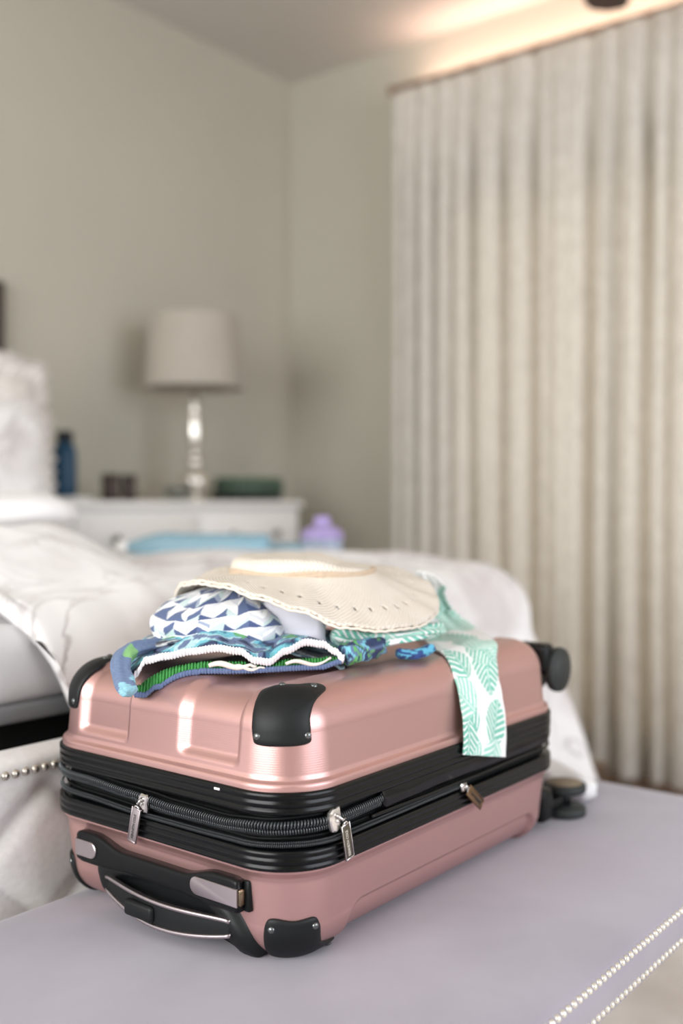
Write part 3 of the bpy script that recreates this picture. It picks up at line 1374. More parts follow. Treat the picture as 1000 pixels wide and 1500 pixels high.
# drawstring ends lying in the mouth
b = MB()
for u0, u1, z0, r in ((0.36, 0.58, 0.0065, 0.0030), (0.46, 0.62, 0.0040, 0.0020), (0.72, 0.94, 0.0060, 0.0022)):
    pth = []
    for i in range(16):
        u = u0+(u1-u0)*i/15
        zt = interp(up_lip, u)-0.006
        p = lip(u, lo_lip, -0.0015)
        z = min(p.z-0.001+z0+0.0022*sin(i*0.5), zt)
        pth.append((p.x, p.y, z))
    b.tube(pth, [r*(0.5+0.5*sin(pi*min(1, (i+2)/15))) for i in range(16)], 8)
b.build('drawstring', mat('cream_cord', rgb(226, 220, 210), 0.9), trunks)


# body of the trunks: crumpled block behind the mouth, print in blue, teal, navy and green
def trunk_col(u, v):
    w = v*5.5+1.3*fbm(u*5.0, v*7, 2.0)+0.6*u
    k = w % 1.0
    if fbm(u*9+9, v*9, 1.0) > 0.52:
        return lin((100/255, 166/255, 108/255))
    if k < 0.22:
        c = (112, 184, 198)
    elif k < 0.34:
        c = (176, 208, 214)
    elif k < 0.62:
        c = (98, 114, 146)
    elif k < 0.85:
        c = (38, 50, 82)
    else:
        c = (64, 120, 148)
    f = 1+0.25*noise.noise((u*90, v*90, 0))
    return tuple(q*f for q in lin((c[0]/255, c[1]/255, c[2]/255)))


TB_D = 0.17


def body_pt(u, v):
    """u 0..1 along the waist, v 0..1 front to back over the top"""
    base = lip(min(1, max(0, u)), up_lip, 0, 0)
    zf = base.z-0.0015
    side = sin(pi*min(1, max(0, u)))**0.35
    ridge = 0.012*exp(-((v-0.22)/0.16)**2)*(0.6+0.7*noise.noise((u*4, 1, 7)))
    fold = 0.0045*sin(v*17+3*noise.noise((u*3, v*3, 4)))*(1-v*0.5)
    z = zf+(0.760-zf)*sm(v, 0, 0.3)*0.8+ridge+fold+0.003*fbm(u*9, v*9)
    z = ZT+0.002+(z-ZT-0.002)*min(1, side*1.05)
    z = z*(1-sm(v, 0.80, 1.0))+(ZT+0.002)*sm(v, 0.80, 1.0)
    out = -0.004*cos(pi*u)
    p = base+BK*(0.001+TB_D*v)+ABn*(out+0.03*v*(u-0.2))
    if v < 0.02:
        z = zf
    return Vector((p.x, p.y, max(z, ZT-0.02 if u < 0.12 else ZT+0.001)))


NU, NV = 170, 120
vs, fs = grid(NU, NV, lambda u, v: tuple(body_pt(u, v)))
cols = [trunk_col(i/(NU-1), j/(NV-1)) for j in range(NV) for i in range(NU)]
obj('trunk_body', vs, fs, M_print, trunks, cols=cols)


# roll of cloth on the right end, with navy and teal bands
def roll(name, P, rad, m, parent, colf, n=26, flat=0.6, seed=0, nu=80):
    """soft crumpled tube through the points P"""
    pts = []
    for k in range(len(P)-1):
        p0, p1, p2, p3 = P[max(k-1, 0)], P[k], P[k+1], P[min(k+2, len(P)-1)]
        for i in range(nu//(len(P)-1)):
            t = i/(nu//(len(P)-1))
            pts.append(0.5*((2*p1)+(-p0+p2)*t+(2*p0-5*p1+4*p2-p3)*t*t+(-p0+3*p1-3*p2+p3)*t**3))
    pts.append(P[-1])
    rings, cols = [], []
    for i, p in enumerate(pts):
        t = (pts[min(i+1, len(pts)-1)]-pts[max(i-1, 0)]).normalized()
        side = t.cross(Vector((0, 0, 1))).normalized()
        upv = side.cross(t)
        f = i/(len(pts)-1)
        e = min(1, sqrt(max(0, 1-(1-min(1, 8*f))**2))*1)*min(1, sqrt(max(0, 1-(1-min(1, 8*(1-f)))**2)))
        r = (rad(f) if callable(rad) else rad)*max(0.08, e)
        ring = []
        for k in range(n):
            a = 2*pi*k/n
            w = 1+0.22*noise.noise((cos(a)*1.5+seed, sin(a)*1.5, f*6))+0.12*sin(5*a+f*9+seed)
            ring.append(p+side*(r*w*cos(a))+upv*(r*flat*w*sin(a)))
            cols.append(colf(f, k/n))
        rings.append(ring)
    b = MB()
    b.loft(rings)
    return obj(name, b.v, b.f, m, parent, cols=cols)


def pal_fn(stops, freq, seed):
    cs = [lin((a/255, b_/255, c/255)) for a, b_, c in stops]

    def f(u, v):
        w = (u*freq+v*2+1.2*noise.noise((u*5+seed, v*4, 0))) % 1.0
        return cs[int(w*len(cs)) % len(cs)]
    return f


roll('trunk_cuff', [to_world(0.000, 1.055, 0.7395), to_world(0.022, 1.070, 0.7435), to_world(0.040, 1.10, 0.7440)], 0.0125, M_print, trunks,
     pal_fn([(92, 112, 150), (120, 190, 208), (44, 62, 104), (40, 54, 92), (96, 168, 96)], 1.2, 3), flat=0.85, seed=2)
roll('trunk_cuff', [to_world(0.058, 1.10, 0.7365), to_world(0.078, 1.105, 0.7335), to_world(0.100, 1.12, 0.7395)], 0.0065, M_print, trunks,
     pal_fn([(40, 70, 130), (90, 170, 200), (30, 50, 100)], 2.0, 5), flat=0.8, seed=7)

def legcol(u, v):
    if 0.30 < u < 0.48 and 0.30 < v < 0.8:
        return lin((0.50, 0.70, 0.45))
    c = (104, 122, 154) if (u+0.2*noise.noise((u*6, v*6, 0))) < 0.80 else (140, 190, 204)
    f = 1+0.25*noise.noise((u*60, v*60, 2))
    return tuple(q*f for q in lin((c[0]/255, c[1]/255, c[2]/255)))


roll('trunk_leg', [to_world(-0.185, 1.07, 0.7500), to_world(-0.208, 1.035, 0.7500), to_world(-0.2165, 1.012, 0.7400), to_world(-0.2085, 0.992, 0.7230), to_world(-0.2000, 0.985, 0.7140)], 0.0098, M_print, trunks, legcol, flat=0.75, seed=9)

# --- striped garment between trunks and patterned shirt
vst = thing('striped_cloth', 'thin dark striped cloth folded between blue trunks and chevron shirt', 'clothing', to_world(-0.15, 1.08, 0.745))


def stripe_pt(u, v):
    X = -0.212+0.215*u
    Yb = 1.045+0.10*v
    hump = sin(pi*min(1, max(0.0, u*1.02)))**0.6
    z = 0.748+0.0165*hump-0.010*u+0.0045*sin(v*10+u*5)*(1-v)+0.0015*noise.noise((u*20, v*10, 0))
    z -= 0.007*(1-v)**3
    return tuple(to_world(X, Yb+0.010*u, z))


def stripe_col(u, v):
    w = (v*7+1.1*noise.noise((u*4, v*3, 0))) % 1.0
    c = (128, 150, 160) if w < 0.3 else ((60, 74, 92) if w < 0.5 else ((196, 200, 202) if w < 0.7 else ((92, 92, 98) if w < 0.86 else (34, 42, 58))))
    return lin((c[0]/255, c[1]/255, c[2]/255))


vs, fs = grid(110, 50, stripe_pt)
cols = [stripe_col(i/109, j/49) for j in range(50) for i in range(110)]
o = obj('cloth', vs, fs, M_print, vst, cols=cols)
md = o.modifiers.new('thick', 'SOLIDIFY')
md.thickness = 0.0022
md.offset = -1


# --- chevron patterned shirt, bundled into a dome
shirt = thing('patterned_shirt', 'bundled shirt printed with navy, grey and white chevron triangles beneath the hat', 'clothing', to_world(-0.125, 1.12, 0.75))


def chevron(u, v):
    """u,v in pattern cells"""
    uu = u+0.25*noise.noise((u*0.35, v*0.35, 5))
    vv = v+0.35*noise.noise((u*0.3, v*0.3, 9))
    tri = abs((uu % 2.0)-1.0)
    w = vv+tri*1.05
    row = floor(w)
    seg = floor(uu)
    fr = w-row
    h = (sin(row*12.9898+seg*78.233)*43758.5453) % 1.0
    h2 = (sin(row*3.1+seg*17.7+(1 if fr > 0.5 else 0)*5.3)*1437.13) % 1.0
    if row % 2 == 0:
        # triangles
        if fr > tri*0.9+0.05:
            return PAL[3 if h < 0.55 else (4 if h < 0.75 else 6)]
        return PAL[0 if h2 < 0.6 else 2]
    return PAL[[0, 1, 2, 5, 6, 7, 0, 2][int(h2*8) % 8]] if h > 0.15 else PAL[3]


DCX, DCY = -0.128, 1.135


def dome_pt(u, v):
    a = 2*pi*u
    # v 0 bottom rim .. 1 apex
    rx, ry = 0.079, 0.085
    k = 1+0.07*noise.noise((cos(a)*1.6, sin(a)*1.6, v*2))+0.035*sin(7*a+4*v)
    e = (1-v**2.2)**0.5 if v < 1 else 0
    bulge = 1.0+0.09*sin(pi*min(1, v*1.3))
    X = DCX+rx*e*k*cos(a)*bulge+0.012*v
    Y = DCY+ry*e*k*sin(a)*bulge
    top_z = 0.8075-0.10*(X-DCX)*(1 if X > DCX else -0.10)
    zb = 0.748-0.006*cos(a)
    z = zb+(top_z-zb)*v**0.85+0.0025*noise.noise((X*40, Y*40, 1))
    return tuple(to_world(X, Y, z))


ND, NE = 420, 130
vs, fs = grid(ND, NE, dome_pt, wrap=True)
cols = []
for j in range(NE):
    for i in range(ND):
        cols.append(chevron(i/ND*38+0.5*(j/(NE-1)), (j/(NE-1))*8.0+1.2*sin(2*pi*i/ND*2)))
o = obj('shirt', vs, fs, M_print, shirt, cols=cols)


# lower hem lying forward over the striped cloth
def hem_pt(u, v):
    X = -0.195+0.165*u
    z0 = 0.7500-0.011*u
    Y = 1.075-0.020*v*sin(pi*u)+0.012*u
    z = z0+0.0125*(1-v)+0.002*sin(u*19)+0.003*sin(pi*u)
    return tuple(to_world(X, Y, z))


vs, fs = grid(200, 24, hem_pt)
cols = [chevron(5+i/199*22, 6-j/23*2.6) for j in range(24) for i in range(200)]
o = obj('hem', vs, fs, M_print, shirt, cols=cols)
md = o.modifiers.new('thick', 'SOLIDIFY')
md.thickness = 0.0018

# --- white folded cloth under the hat
wc = thing('white_cloth', 'small white folded cloth between chevron shirt and straw hat brim', 'clothing', to_world(-0.045, 1.09, ZT))
b = MB()


def wc_ring(z, grow):
    out = []
    for px, py in rrect(-0.050, 1.125, 0.066+grow, 0.085+grow, 0.010, 6):
        out.append(to_world(px, py+0.002*noise.noise((px*60, z*60, 0)), z+0.0015*noise.noise((px*30, py*30, 1))))
    return out


rr = []
for k in range(8):
    z = 0.7420+0.0500*k/7
    rr.append(wc_ring(z, -0.003*(1 if k in (0, 7) else 0)+0.0016*sin(k*2.2)))
b.loft(rr)
M_lilac = mat('pale_lilac_cotton', rgb(226, 224, 234), 0.85, bump=0.2, bump_scale=300)
b.build('cloth', M_lilac, wc)

# --- straw hat
def straw():
    q = NT('woven_straw')
    v = q.coord('UV', (1, 1, 1))
    sep = q.node('ShaderNodeSeparateXYZ')
    q.link(v, sep.inputs[0])
    a = q.node('ShaderNodeMath', operation='MULTIPLY')
    a.inputs[1].default_value = 900.0
    q.link(sep.outputs[0], a.inputs[0])
    a2 = q.node('ShaderNodeMath', operation='SINE')
    q.link(a.outputs[0], a2.inputs[0])
    c = q.node('ShaderNodeMath', operation='MULTIPLY')
    c.inputs[1].default_value = 420.0
    q.link(sep.outputs[1], c.inputs[0])
    c2 = q.node('ShaderNodeMath', operation='SINE')
    q.link(c.outputs[0], c2.inputs[0])
    m = q.node('ShaderNodeMath', operation='MULTIPLY')
    q.link(a2.outputs[0], m.inputs[0])
    q.link(c2.outputs[0], m.inputs[1])
    mr = q.node('ShaderNodeMapRange')
    mr.inputs['From Min'].default_value = -1
    q.link(m.outputs[0], mr.inputs['Value'])
    n = q.node('ShaderNodeTexNoise')
    n.inputs['Scale'].default_value = 26
    q.link(q.coord('Object'), n.inputs['Vector'])
    mx = q.node('ShaderNodeMix', data_type='RGBA')
    mx.inputs[6].default_value = rgb(216, 202, 184)
    mx.inputs[7].default_value = rgb(236, 228, 215)
    ad = q.node('ShaderNodeMath', operation='MULTIPLY_ADD')
    ad.inputs[1].default_value = 0.5
    q.link(mr.outputs['Result'], ad.inputs[0])
    hf = q.node('ShaderNodeMath', operation='MULTIPLY')
    hf.inputs[1].default_value = 0.9
    q.link(n.outputs['Fac'], hf.inputs[0])
    q.link(hf.outputs[0], ad.inputs[2])
    q.link(ad.outputs[0], mx.inputs[0])
    q.link(mx.outputs[2], q.b.inputs['Base Color'])
    q.b.inputs['Roughness'].default_value = 0.8
    q.bump(m.outputs[0], 0.6, 0.0012)
    return q.m


M_straw = straw()
HX, HY = -0.045, 1.200
hat = thing('straw_hat', 'natural woven straw sun hat with wavy brim lying on top of the clothes', 'hat', to_world(HX, HY, 0.78))
# brim rim height by direction (degrees, 0 = right, -90 = towards the camera)
rim_tab = [(-180, 0.784), (-165, 0.795), (-150, 0.808), (-135, 0.8125), (-120, 0.8105), (-105, 0.800), (-90, 0.7880), (-72, 0.7700), (-55, 0.7640), (-35, 0.7640), (-15, 0.7720), (0, 0.7830), (20, 0.800), (45, 0.812), (90, 0.820), (135, 0.812), (165, 0.796), (180, 0.784)]
RB, RCR = 0.154, 0.082


def hat_pt(a, r):
    deg = math.degrees(a)
    if deg > 180:
        deg -= 360
    zr = interp(rim_tab, deg)
    inner = 0.8145
    t = max(0, min(1, (r-RCR)/(RB-RCR)))
    z = inner+(zr-inner)*(t**0.85)
    ex = 1.0+0.02*cos(2*a)-0.07*max(0, -cos(a))**2
    return to_world(HX+r*ex*cos(a), HY+r*sin(a)*1.0, z)


NA, NR = 240, 26
vs, uv = [], []
for j in range(NR):
    r = RCR-0.004+(RB-RCR+0.004)*j/(NR-1)
    for i in range(NA):
        a = 2*pi*i/NA
        p = hat_pt(a, r)
        if j == NR-1:
            p = p+Vector((0, 0, 0.0006*sin(i*1.3)))
        vs.append(tuple(p))
        uv.append((r*1.6, 0.12*a*3))
fs = []
for j in range(NR-1):
    for i in range(NA):
        a, b2 = j*NA+i, j*NA+(i+1) % NA
        # a ring of small openwork holes near the outer third
        if j in (15, 16) and i % 6 in (0,) :
            continue
        fs.append((a, b2, b2+NA, a+NA))
o = obj('brim', vs, fs, M_straw, hat, uvs=uv)
md = o.modifiers.new('thick', 'SOLIDIFY')
md.thickness = 0.0030
md.offset = -1
# crown: low crushed crown with soft top
vs, uv = [], []
cp = [(1.0, 0.0), (1.005, 0.006), (1.0, 0.013), (0.975, 0.018), (0.92, 0.021), (0.80, 0.0225), (0.62, 0.0215), (0.40, 0.019), (0.20, 0.0175), (0.03, 0.017)]
for j, (f, h) in enumerate(cp):
    for i in range(NA):
        a = 2*pi*i/NA
        w = 1+0.03*noise.noise((cos(a)*2, sin(a)*2, h*80))+0.012*cos(2*a)
        hz_ = h*(1.0-0.55*sm(cos(a), 0.15, 0.95))+0.0018*noise.noise((cos(a)*3, sin(a)*3, h*100+4))*(1 if h > 0 else 0)
        p = to_world(HX+RCR*f*w*cos(a), HY+RCR*f*w*sin(a), 0.8125+hz_)
        vs.append(tuple(p))
        uv.append((f*0.13+h, 0.12*a*2))
fs = []
for j in range(len(cp)-1):
    for i in range(NA):
        a, b2 = j*NA+i, j*NA+(i+1) % NA
        fs.append((a, b2, b2+NA, a+NA))
obj('crown', vs, fs, M_straw, hat, uvs=uv)
b = MB()
for k in range(3):
    pth = []
    for i in range(61):
        a = 2*pi*i/60
        w = RCR*1.022
        pth.append(to_world(HX+w*cos(a), HY+w*sin(a), 0.8150+0.0022*k+0.0012*sin(5*a+k)))
    b.tube(pth, 0.0020, 6, False)
b.build('hat_band', mat('tan_raffia', rgb(205, 184, 160), 0.8, noise_scale=200, noise_amt=0.2), hat, label='tan raffia band around the crown')
# braided rim
b = MB()
pth = []
for i in range(241):
    a = 2*pi*(i % 240)/240
    p = hat_pt(a, RB)
    pth.append(p+Vector((0, 0, -0.0015+0.0005*sin(i*1.9))))
b.tube(pth, 0.0016, 6, False)
b.build('rim_braid', M_straw, hat)


# --- green and white palm leaf sash
WHT, GR1, GR2 = lin((0.965, 0.965, 0.955)), lin((0.47, 0.76, 0.68)), lin((0.62, 0.85, 0.78))


LEAVES = []
random.seed(11)
for k in range(17):
    LEAVES.append((random.uniform(-0.01, 0.30), random.uniform(-0.035, 0.035), random.uniform(-0.9, 0.9)+(pi if k % 2 else 0), random.uniform(0.045, 0.075)))


def leafcol(s, t):
    """s along, t across (metres)"""
    for k, (ls, lt, ang, L) in enumerate(LEAVES):
        dx, dy = s-ls, t-lt
        a = dx*cos(ang)+dy*sin(ang)
        c = -dx*sin(ang)+dy*cos(ang)
        if 0 < a < L:
            w = 0.42*L*sin(pi*(a/L)**0.8)**0.8
            if abs(c) < w:
                if abs(c) < 0.0006:
                    return WHT
                ph = (a-abs(c)*0.75)/0.0078
                if abs(c) > 0.0028 and (ph % 1.0) < 0.36:
                    return WHT
                return GR1 if k % 3 else GR2
    return WHT


sash = thing('leaf_print_sash', 'white sash with mint green palm leaf print draped over suitcase side', 'clothing', (1.0, 0.6, 0.64))
# centre line points, width direction
S_pts = [((0.9790, 0.5725, 0.6200), (0.0895, 0, -0.020)), ((0.9810, 0.5730, 0.6500), (0.0890, 0, -0.010)), ((0.9850, 0.5800, 0.6800), (0.0880, 0.000, -0.006)),
         ((0.9880, 0.5870, 0.7030), (0.0880, 0.000, 0.0)), ((1.0000, 0.6000, 0.7190), (0.0840, -0.012, 0.001)), ((1.0220, 0.6220, 0.7290), (0.0700, -0.042, 0.001)),
         ((1.0600, 0.6560, 0.7310), (0.0590, -0.056, 0.002)), ((1.0980, 0.6900, 0.7330), (0.0510, -0.058, 0.002)),
         ((1.1250, 0.7180, 0.7400), (0.0400, -0.046, 0.004)), ((1.1280, 0.7300, 0.7560), (0.0260, -0.030, 0.002)), ((1.1140, 0.7290, 0.7740), (0.0200, -0.026, 0.004)), ((1.1020, 0.7250, 0.7920), (0.0260, -0.030, -0.006)), ((1.0920, 0.7240, 0.8060), (0.0140, -0.016, -0.006))]


def cr(tab, t):
    n = len(tab)-1
    x = t*n
    i = min(int(x), n-1)
    f = x-i
    p0, p1, p2, p3 = [Vector(tab[max(0, min(n, i+k))]) for k in (-1, 0, 1, 2)]
    return 0.5*((2*p1)+(-p0+p2)*f+(2*p0-5*p1+4*p2-p3)*f*f+(-p0+3*p1-3*p2+p3)*f**3)


NSA, NTA = 420, 110
vs, cols = [], []
cl = [cr([p for p, w in S_pts], j/(NSA-1)) for j in range(NSA)]
cum = [0]
for a, b2 in zip(cl, cl[1:]):
    cum.append(cum[-1]+(b2-a).length)
for j in range(NSA):
    t = j/(NSA-1)
    c = cl[j]
    w = cr([q for p, q in S_pts], t)
    for i in range(NTA):
        x = i/(NTA-1)-0.5
        wave = 0.0016*sin(x*9+t*14)*sin(pi*(x+0.5))+0.001*noise.noise((x*6, t*20, 0))
        crease = 0.006*sm(t, 0.58, 0.75)*cos(x*2*pi*1.5)
        tang = (cl[min(j+1, NSA-1)]-cl[max(j-1, 0)]).normalized()
        nn = w.normalized().cross(tang)
        if nn.y > 0 and t < 0.3:
            nn = -nn
        elif t >= 0.3 and nn.z < 0:
            nn = -nn
        p = c+w*x+nn*(wave+0.0008+abs(crease)*0.5)
        p.z = max(p.z, shell_z(p.x, p.y)+0.0022)
        vs.append(tuple(p))
        cols.append(leafcol(cum[j], x*0.088))
fs = []
for j in range(NSA-1):
    for i in range(NTA-1):
        a = j*NTA+i
        fs.append((a, a+1, a+1+NTA, a+NTA))
o = obj('sash', vs, fs, M_print, sash, cols=cols)
md = o.modifiers.new('thick', 'SOLIDIFY')
md.thickness = 0.0018
md.offset = 0


def lf(u, v):
    return leafcol(u*0.14, (v-0.5)*0.07)


roll('sash_bunch', [to_world(-0.012, 1.100, 0.7560), to_world(0.020, 1.105, 0.7490), to_world(0.060, 1.115, 0.7520), to_world(0.095, 1.14, 0.7540), to_world(0.108, 1.20, 0.7500)], lambda f: 0.0145+0.003*sin(f*7), M_print, sash, lf, flat=0.62, seed=1, nu=240, n=90)
roll('sash_bunch', [to_world(0.00, 1.16, 0.7540), to_world(0.05, 1.18, 0.7600), to_world(0.09, 1.21, 0.7560)], 0.024, M_print, sash, lf, flat=0.9, seed=4, nu=160, n=70)

# ------------------------------------------------------------------ bed
bed = thing('bed', 'ivory tufted bed with nailhead footboard standing against the far wall', 'bed', (0.93, 1.9, 0))
FX0, FX1 = -0.12, 1.84
FY = 0.957


def fb_pt(u, v):
    """front face then over the rolled top"""
    x = FX0+(FX1-FX0)*u
    if v < 0.72:
        z = 0.12+(0.611-0.12)*(v/0.72)
        # diamond tufts
        p, q = 0.19, 0.16
        a = (x-0.60)/p
        c = (z-0.51)/q
        d1 = abs(((a+c) % 1.0)-0.5)*2
        d2 = abs(((a-c) % 1.0)-0.5)*2
        puff = min(1-d1 if False else d1, d2)
        g = 0.022*(1-min(1, (1-d1)*2.4))**2+0.022*(1-min(1, (1-d2)*2.4))**2
        lim = sm(z, 0.60, 0.565)if False else 1-sm(z, 0.575, 0.60)
        y = FY+(g*0.55)*lim
        return (x, y, z)
    a = (v-0.72)/0.28*pi
    return (x, FY+0.026-0.026*cos(a), 0.611+0.014*sin(a))


vs, fs = grid(300, 120, fb_pt)
b = MB()
b.add(vs, fs)
o = b.build('footboard', M_uph, bed)
b = MB()
b.box(((FX0+FX1)/2, FY+0.040, 0.36), (FX1-FX0-0.004, 0.022, 0.500), 0.004)
b.build('footboard_back', M_uph, bed)
# tuft buttons
bv, bf = dome(0.011, 0.006, 12, 4)
bme = bpy.data.meshes.new('button')
bme.from_pydata(bv, [], bf)
bme.shade_smooth()
bme.materials.append(M_uph)
for r_i in range(4):
    for k in range(-4, 8):
        x = 0.60+0.095+0.19*(k+(0.5 if r_i % 2 else 0))
        z = 0.51-0.08*r_i
        if FX0+0.05 < x < FX1-0.05 and z > 0.2:
            nail(bed, (x, FY+0.014, z), (0, -1, 0), 'tuft_button', 1, bme)
nv, nf = dome(0.0052, 0.0040)
nme = bpy.data.meshes.new('footboard_nail')
nme.from_pydata(nv, [], nf)
nme.shade_smooth()
nme.materials.append(mat('silver_nail', rgb(214, 208, 196), 0.25, 0.9))
x = 0.30
while x < 0.90:
    nail(bed, (x, FY-0.0005, 0.606), (0, -1, 0.1), 'nailhead', 1, nme)
    x += 0.0125
rest = MB()
for x0, x1 in ((FX0+0.02, 0.29), (0.905, FX1-0.02)):
    x = x0
    while x < x1:
        stuff_nail(rest, (x, FY-0.0005, 0.606), (0, -1, 0.1), 1.15)
        x += 0.0125
o = rest.build('nailhead_trim', M_nail, bed)
o['kind'] = 'stuff'
b = MB()
b.box((0.86, 2.80, 0.62), (1.98, 0.09, 0.98), 0.03, 3)
b.build('headboard', M_uph, bed)
b = MB()
b.box((0.86, 1.90, 0.39), (1.86, 1.68, 0.50), 0.02)
b.build('box_spring', M_dark, bed)
b = MB()
b.box((0.86, 1.90, 0.704), (1.90, 1.74, 0.095), 0.030, 4)
b.build('mattress', M_matt, bed)
b = MB()
b.box((0.86, 1.90, 0.652), (1.905, 1.745, 0.022), 0.006, 2)
b.build('mattress_border', M_mband, bed)
for lx, ly in ((-0.06, 1.02), (1.78, 1.02), (-0.06, 2.75), (1.78, 2.75)):
    b = MB()
    b.lathe((lx, ly, 0), [(0.02, 0), (0.03, 0.02), (0.035, 0.13)], 12)
    b.build('leg', M_wood, bed)

# duvet
RX, FE, RR_ = 1.83, 1.105, 0.115


def hbed(x, y):
    z = 0.762-0.012*sm(y, 1.5, 2.0)
    # raised heap on the left half
    z += 0.078*(1-sm(x-0.35*(y-1.2), 0.93, 1.13))*sm(y, 1.05, 1.32)*(1-0.65*sm(y, 1.42, 1.62))
    z += 0.020*exp(-((x-1.45)/0.16)**2-((y-1.55)/0.35)**2)
    z += 0.013*fbm(x*2.6, y*2.6, 2)+0.006*fbm(x*7, y*6, 5)
    # long soft creases running across
    z += 0.007*sin(9*(x*0.6+y)+3*noise.noise((x*1.4, y*1.4, 0)))
    return z


def duvet_pt(u, v):
    sx = 0.30+(RX+0.80-0.30)*u
    # hem of the foot side varies with x
    fmin = interp([(0.60, 0.02), (0.68, 0.03), (0.78, 0.21), (0.90, 0.24), (1.10, 0.24), (1.25, 0.42), (1.50, 0.48), (2.5, 0.48)], sx)
    sy = (FE-fmin)+(2.20-(FE-fmin))*v
    if sx < 0.72:   # hem drawn up over the mattress corner
        lo = FE+0.06+0.9*(0.72-sx)
        sy = max(sy, lo) if False else lo+(2.20-lo)*v if lo > (FE-fmin) else sy
    dx, dy = max(0.0, sx-RX), max(0.0, FE-sy)
    d = hypot(dx, dy)
    bx, by = min(sx, RX), max(sy, FE)
    z0 = hbed(bx, by)
    if d < 1e-6:
        return (bx, by, z0)
    ux, uy = dx/d, -dy/d
    ang = atan2(dy, dx)
    corner = sin(2*ang) if dx > 0 and dy > 0 else 0
    q = RR_*pi/2
    if d < q:
        out, drop = RR_*sin(d/RR_), RR_*(1-cos(d/RR_))
    else:
        out, drop = RR_+(d-q)*(0.07+0.27*corner), RR_+(d-q)*(0.97-0.12*corner)
    fold = (0.022*sin(sx*26+sy*5)*(1 if dy > dx else 0)+0.022*sin(sy*17)*(1 if dx >= dy else 0))*sm(d, 0.08, 0.35)
    fold += 0.016*fbm(sx*5, sy*5, 8)*sm(d, 0.05, 0.3)
    out += fold
    if dy > 0 and sx < 1.20:
        out = min(out, RR_+0.018)
    # soften over the footboard
    x, y, z = bx+ux*out, by+uy*out, z0-drop
    if z < 0.02:
        z = 0.02
    return (x, y, z)


vs, fs = grid(260, 230, duvet_pt)
b = MB()
b.add(vs, fs)
duv = b.build('duvet', M_duvet, None, loc=(1.2, 1.6, 0.76))
tag(duv, 'white duvet with faint grey marbled floral print spilling over bed foot', 'duvet')
md = duv.modifiers.new('thick', 'SOLIDIFY')
md.thickness = 0.014
md.offset = -1


# a corner of the duvet spilling onto the bench end behind the wheel
cr_pts = [Vector((1.50, 0.90, 0.56)), Vector((1.43, 0.80, 0.520)), Vector((1.365, 0.71, 0.507)), Vector((1.340, 0.655, 0.502)), Vector((1.326, 0.603, 0.497))]


# turned-back fold of the duvet at the left
def fold_pt(u, v):
    a = 2*pi*v
    # u from left to right tip
    r = 0.072*sqrt(max(0.0, 1-u**9))+0.004
    cx_, cy_ = 0.50+0.74*u, 2.02-0.40*u
    cz_ = 0.872+0.002*u
    w = 1+0.16*noise.noise((cos(a)*1.3, sin(a)*1.3, u*5))
    px = -0.49
    dirx, diry = 0.49, 0.87
    return (cx_+dirx*r*1.7*w*cos(a), cy_+diry*r*1.7*w*cos(a), cz_+r*0.60*w*sin(a)+0.012*noise.noise((u*6, v*2, 3)))


vs, fs = grid(90, 48, fold_pt)
b = MB()
b.add(vs, fs)
fo = b.build('duvet_fold', M_duvet, duv)
roll('duvet_corner', cr_pts, lambda f: 0.030-0.008*f, M_duvet, duv, lambda u, v: (1, 1, 1), flat=0.72, seed=5)

# pillows
def pillow(name, label, c, w, h, t, tilt, m, yaw=0.0, ruffle=0.0, border=0.0, group=None):
    p = thing(name, label, 'pillow', c, group)
    C = Vector(c)

    def pt(u, v, side):
        x, z = (u-0.5)*w, v*h
        ex = (1-abs(2*u-1)**3.2)
        ez = (1-abs(2*v-1)**3.2)
        th_ = side*t/2*(max(0, ex)*max(0, ez))**0.45
        pin = 1-0.05*(1-ez)*(abs(2*u-1))-0.0
        x *= 1-0.06*sin(pi*v)*abs(2*u-1)**2
        y = th_+0.012*fbm(u*4, v*4, side*3+c[0])
        yy = y*cos(tilt)+z*sin(tilt)
        zz = z*cos(tilt)-y*sin(tilt)
        return C+Vector((x*cos(yaw)-yy*sin(yaw), x*sin(yaw)+yy*cos(yaw), zz))
    b = MB()
    for sd in (1, -1):
        vs, fs = grid(44, 44, lambda u, v: pt(u, v, sd))
        b.add(vs, fs)
    b.build('pillow_body', m, p)
    if ruffle > 0:
        # gathered frill all round
        b = MB()
        ring0, ring1, ring2 = [], [], []
        N = 420
        for i in range(N):
            f = 4*i/N
            k = int(f)
            g = f-k
            u, v = ((g, 0), (1, g), (1-g, 1), (0, 1-g))[k]
            p0 = pt(u, v, 0)
            cc = pt(0.5, 0.5, 0)
            d = (p0-cc).normalized()
            wv = 0.012*sin(i*1.05)+0.006*noise.noise((i*0.2, 0, 0))
            ln = ruffle*(1+0.25*noise.noise((i*0.11, 2, 0)))
            ring0.append(p0-d*0.01)
            ring1.append(p0+d*ln*0.5+Vector((0, wv*0.6, 0)))
            ring2.append(p0+d*ln+Vector((0, wv, 0)))
        b.loft([ring0, ring1, ring2], True, False)
        o = b.build('frill', M_ruffle, p)
        md = o.modifiers.new('thick', 'SOLIDIFY')
        md.thickness = 0.002
    return p


pillow('pillow', 'large white ruffled pillow at the back against the headboard', (1.555, 2.52, 0.755), 0.50, 0.50, 0.16, 0.10, M_ruffle, ruffle=0.075)
pillow('pillow', 'grey marbled print pillow leaning in front of the white ruffled pillow', (1.395, 2.28, 0.750), 0.58, 0.42, 0.17, 0.22, M_duvet)

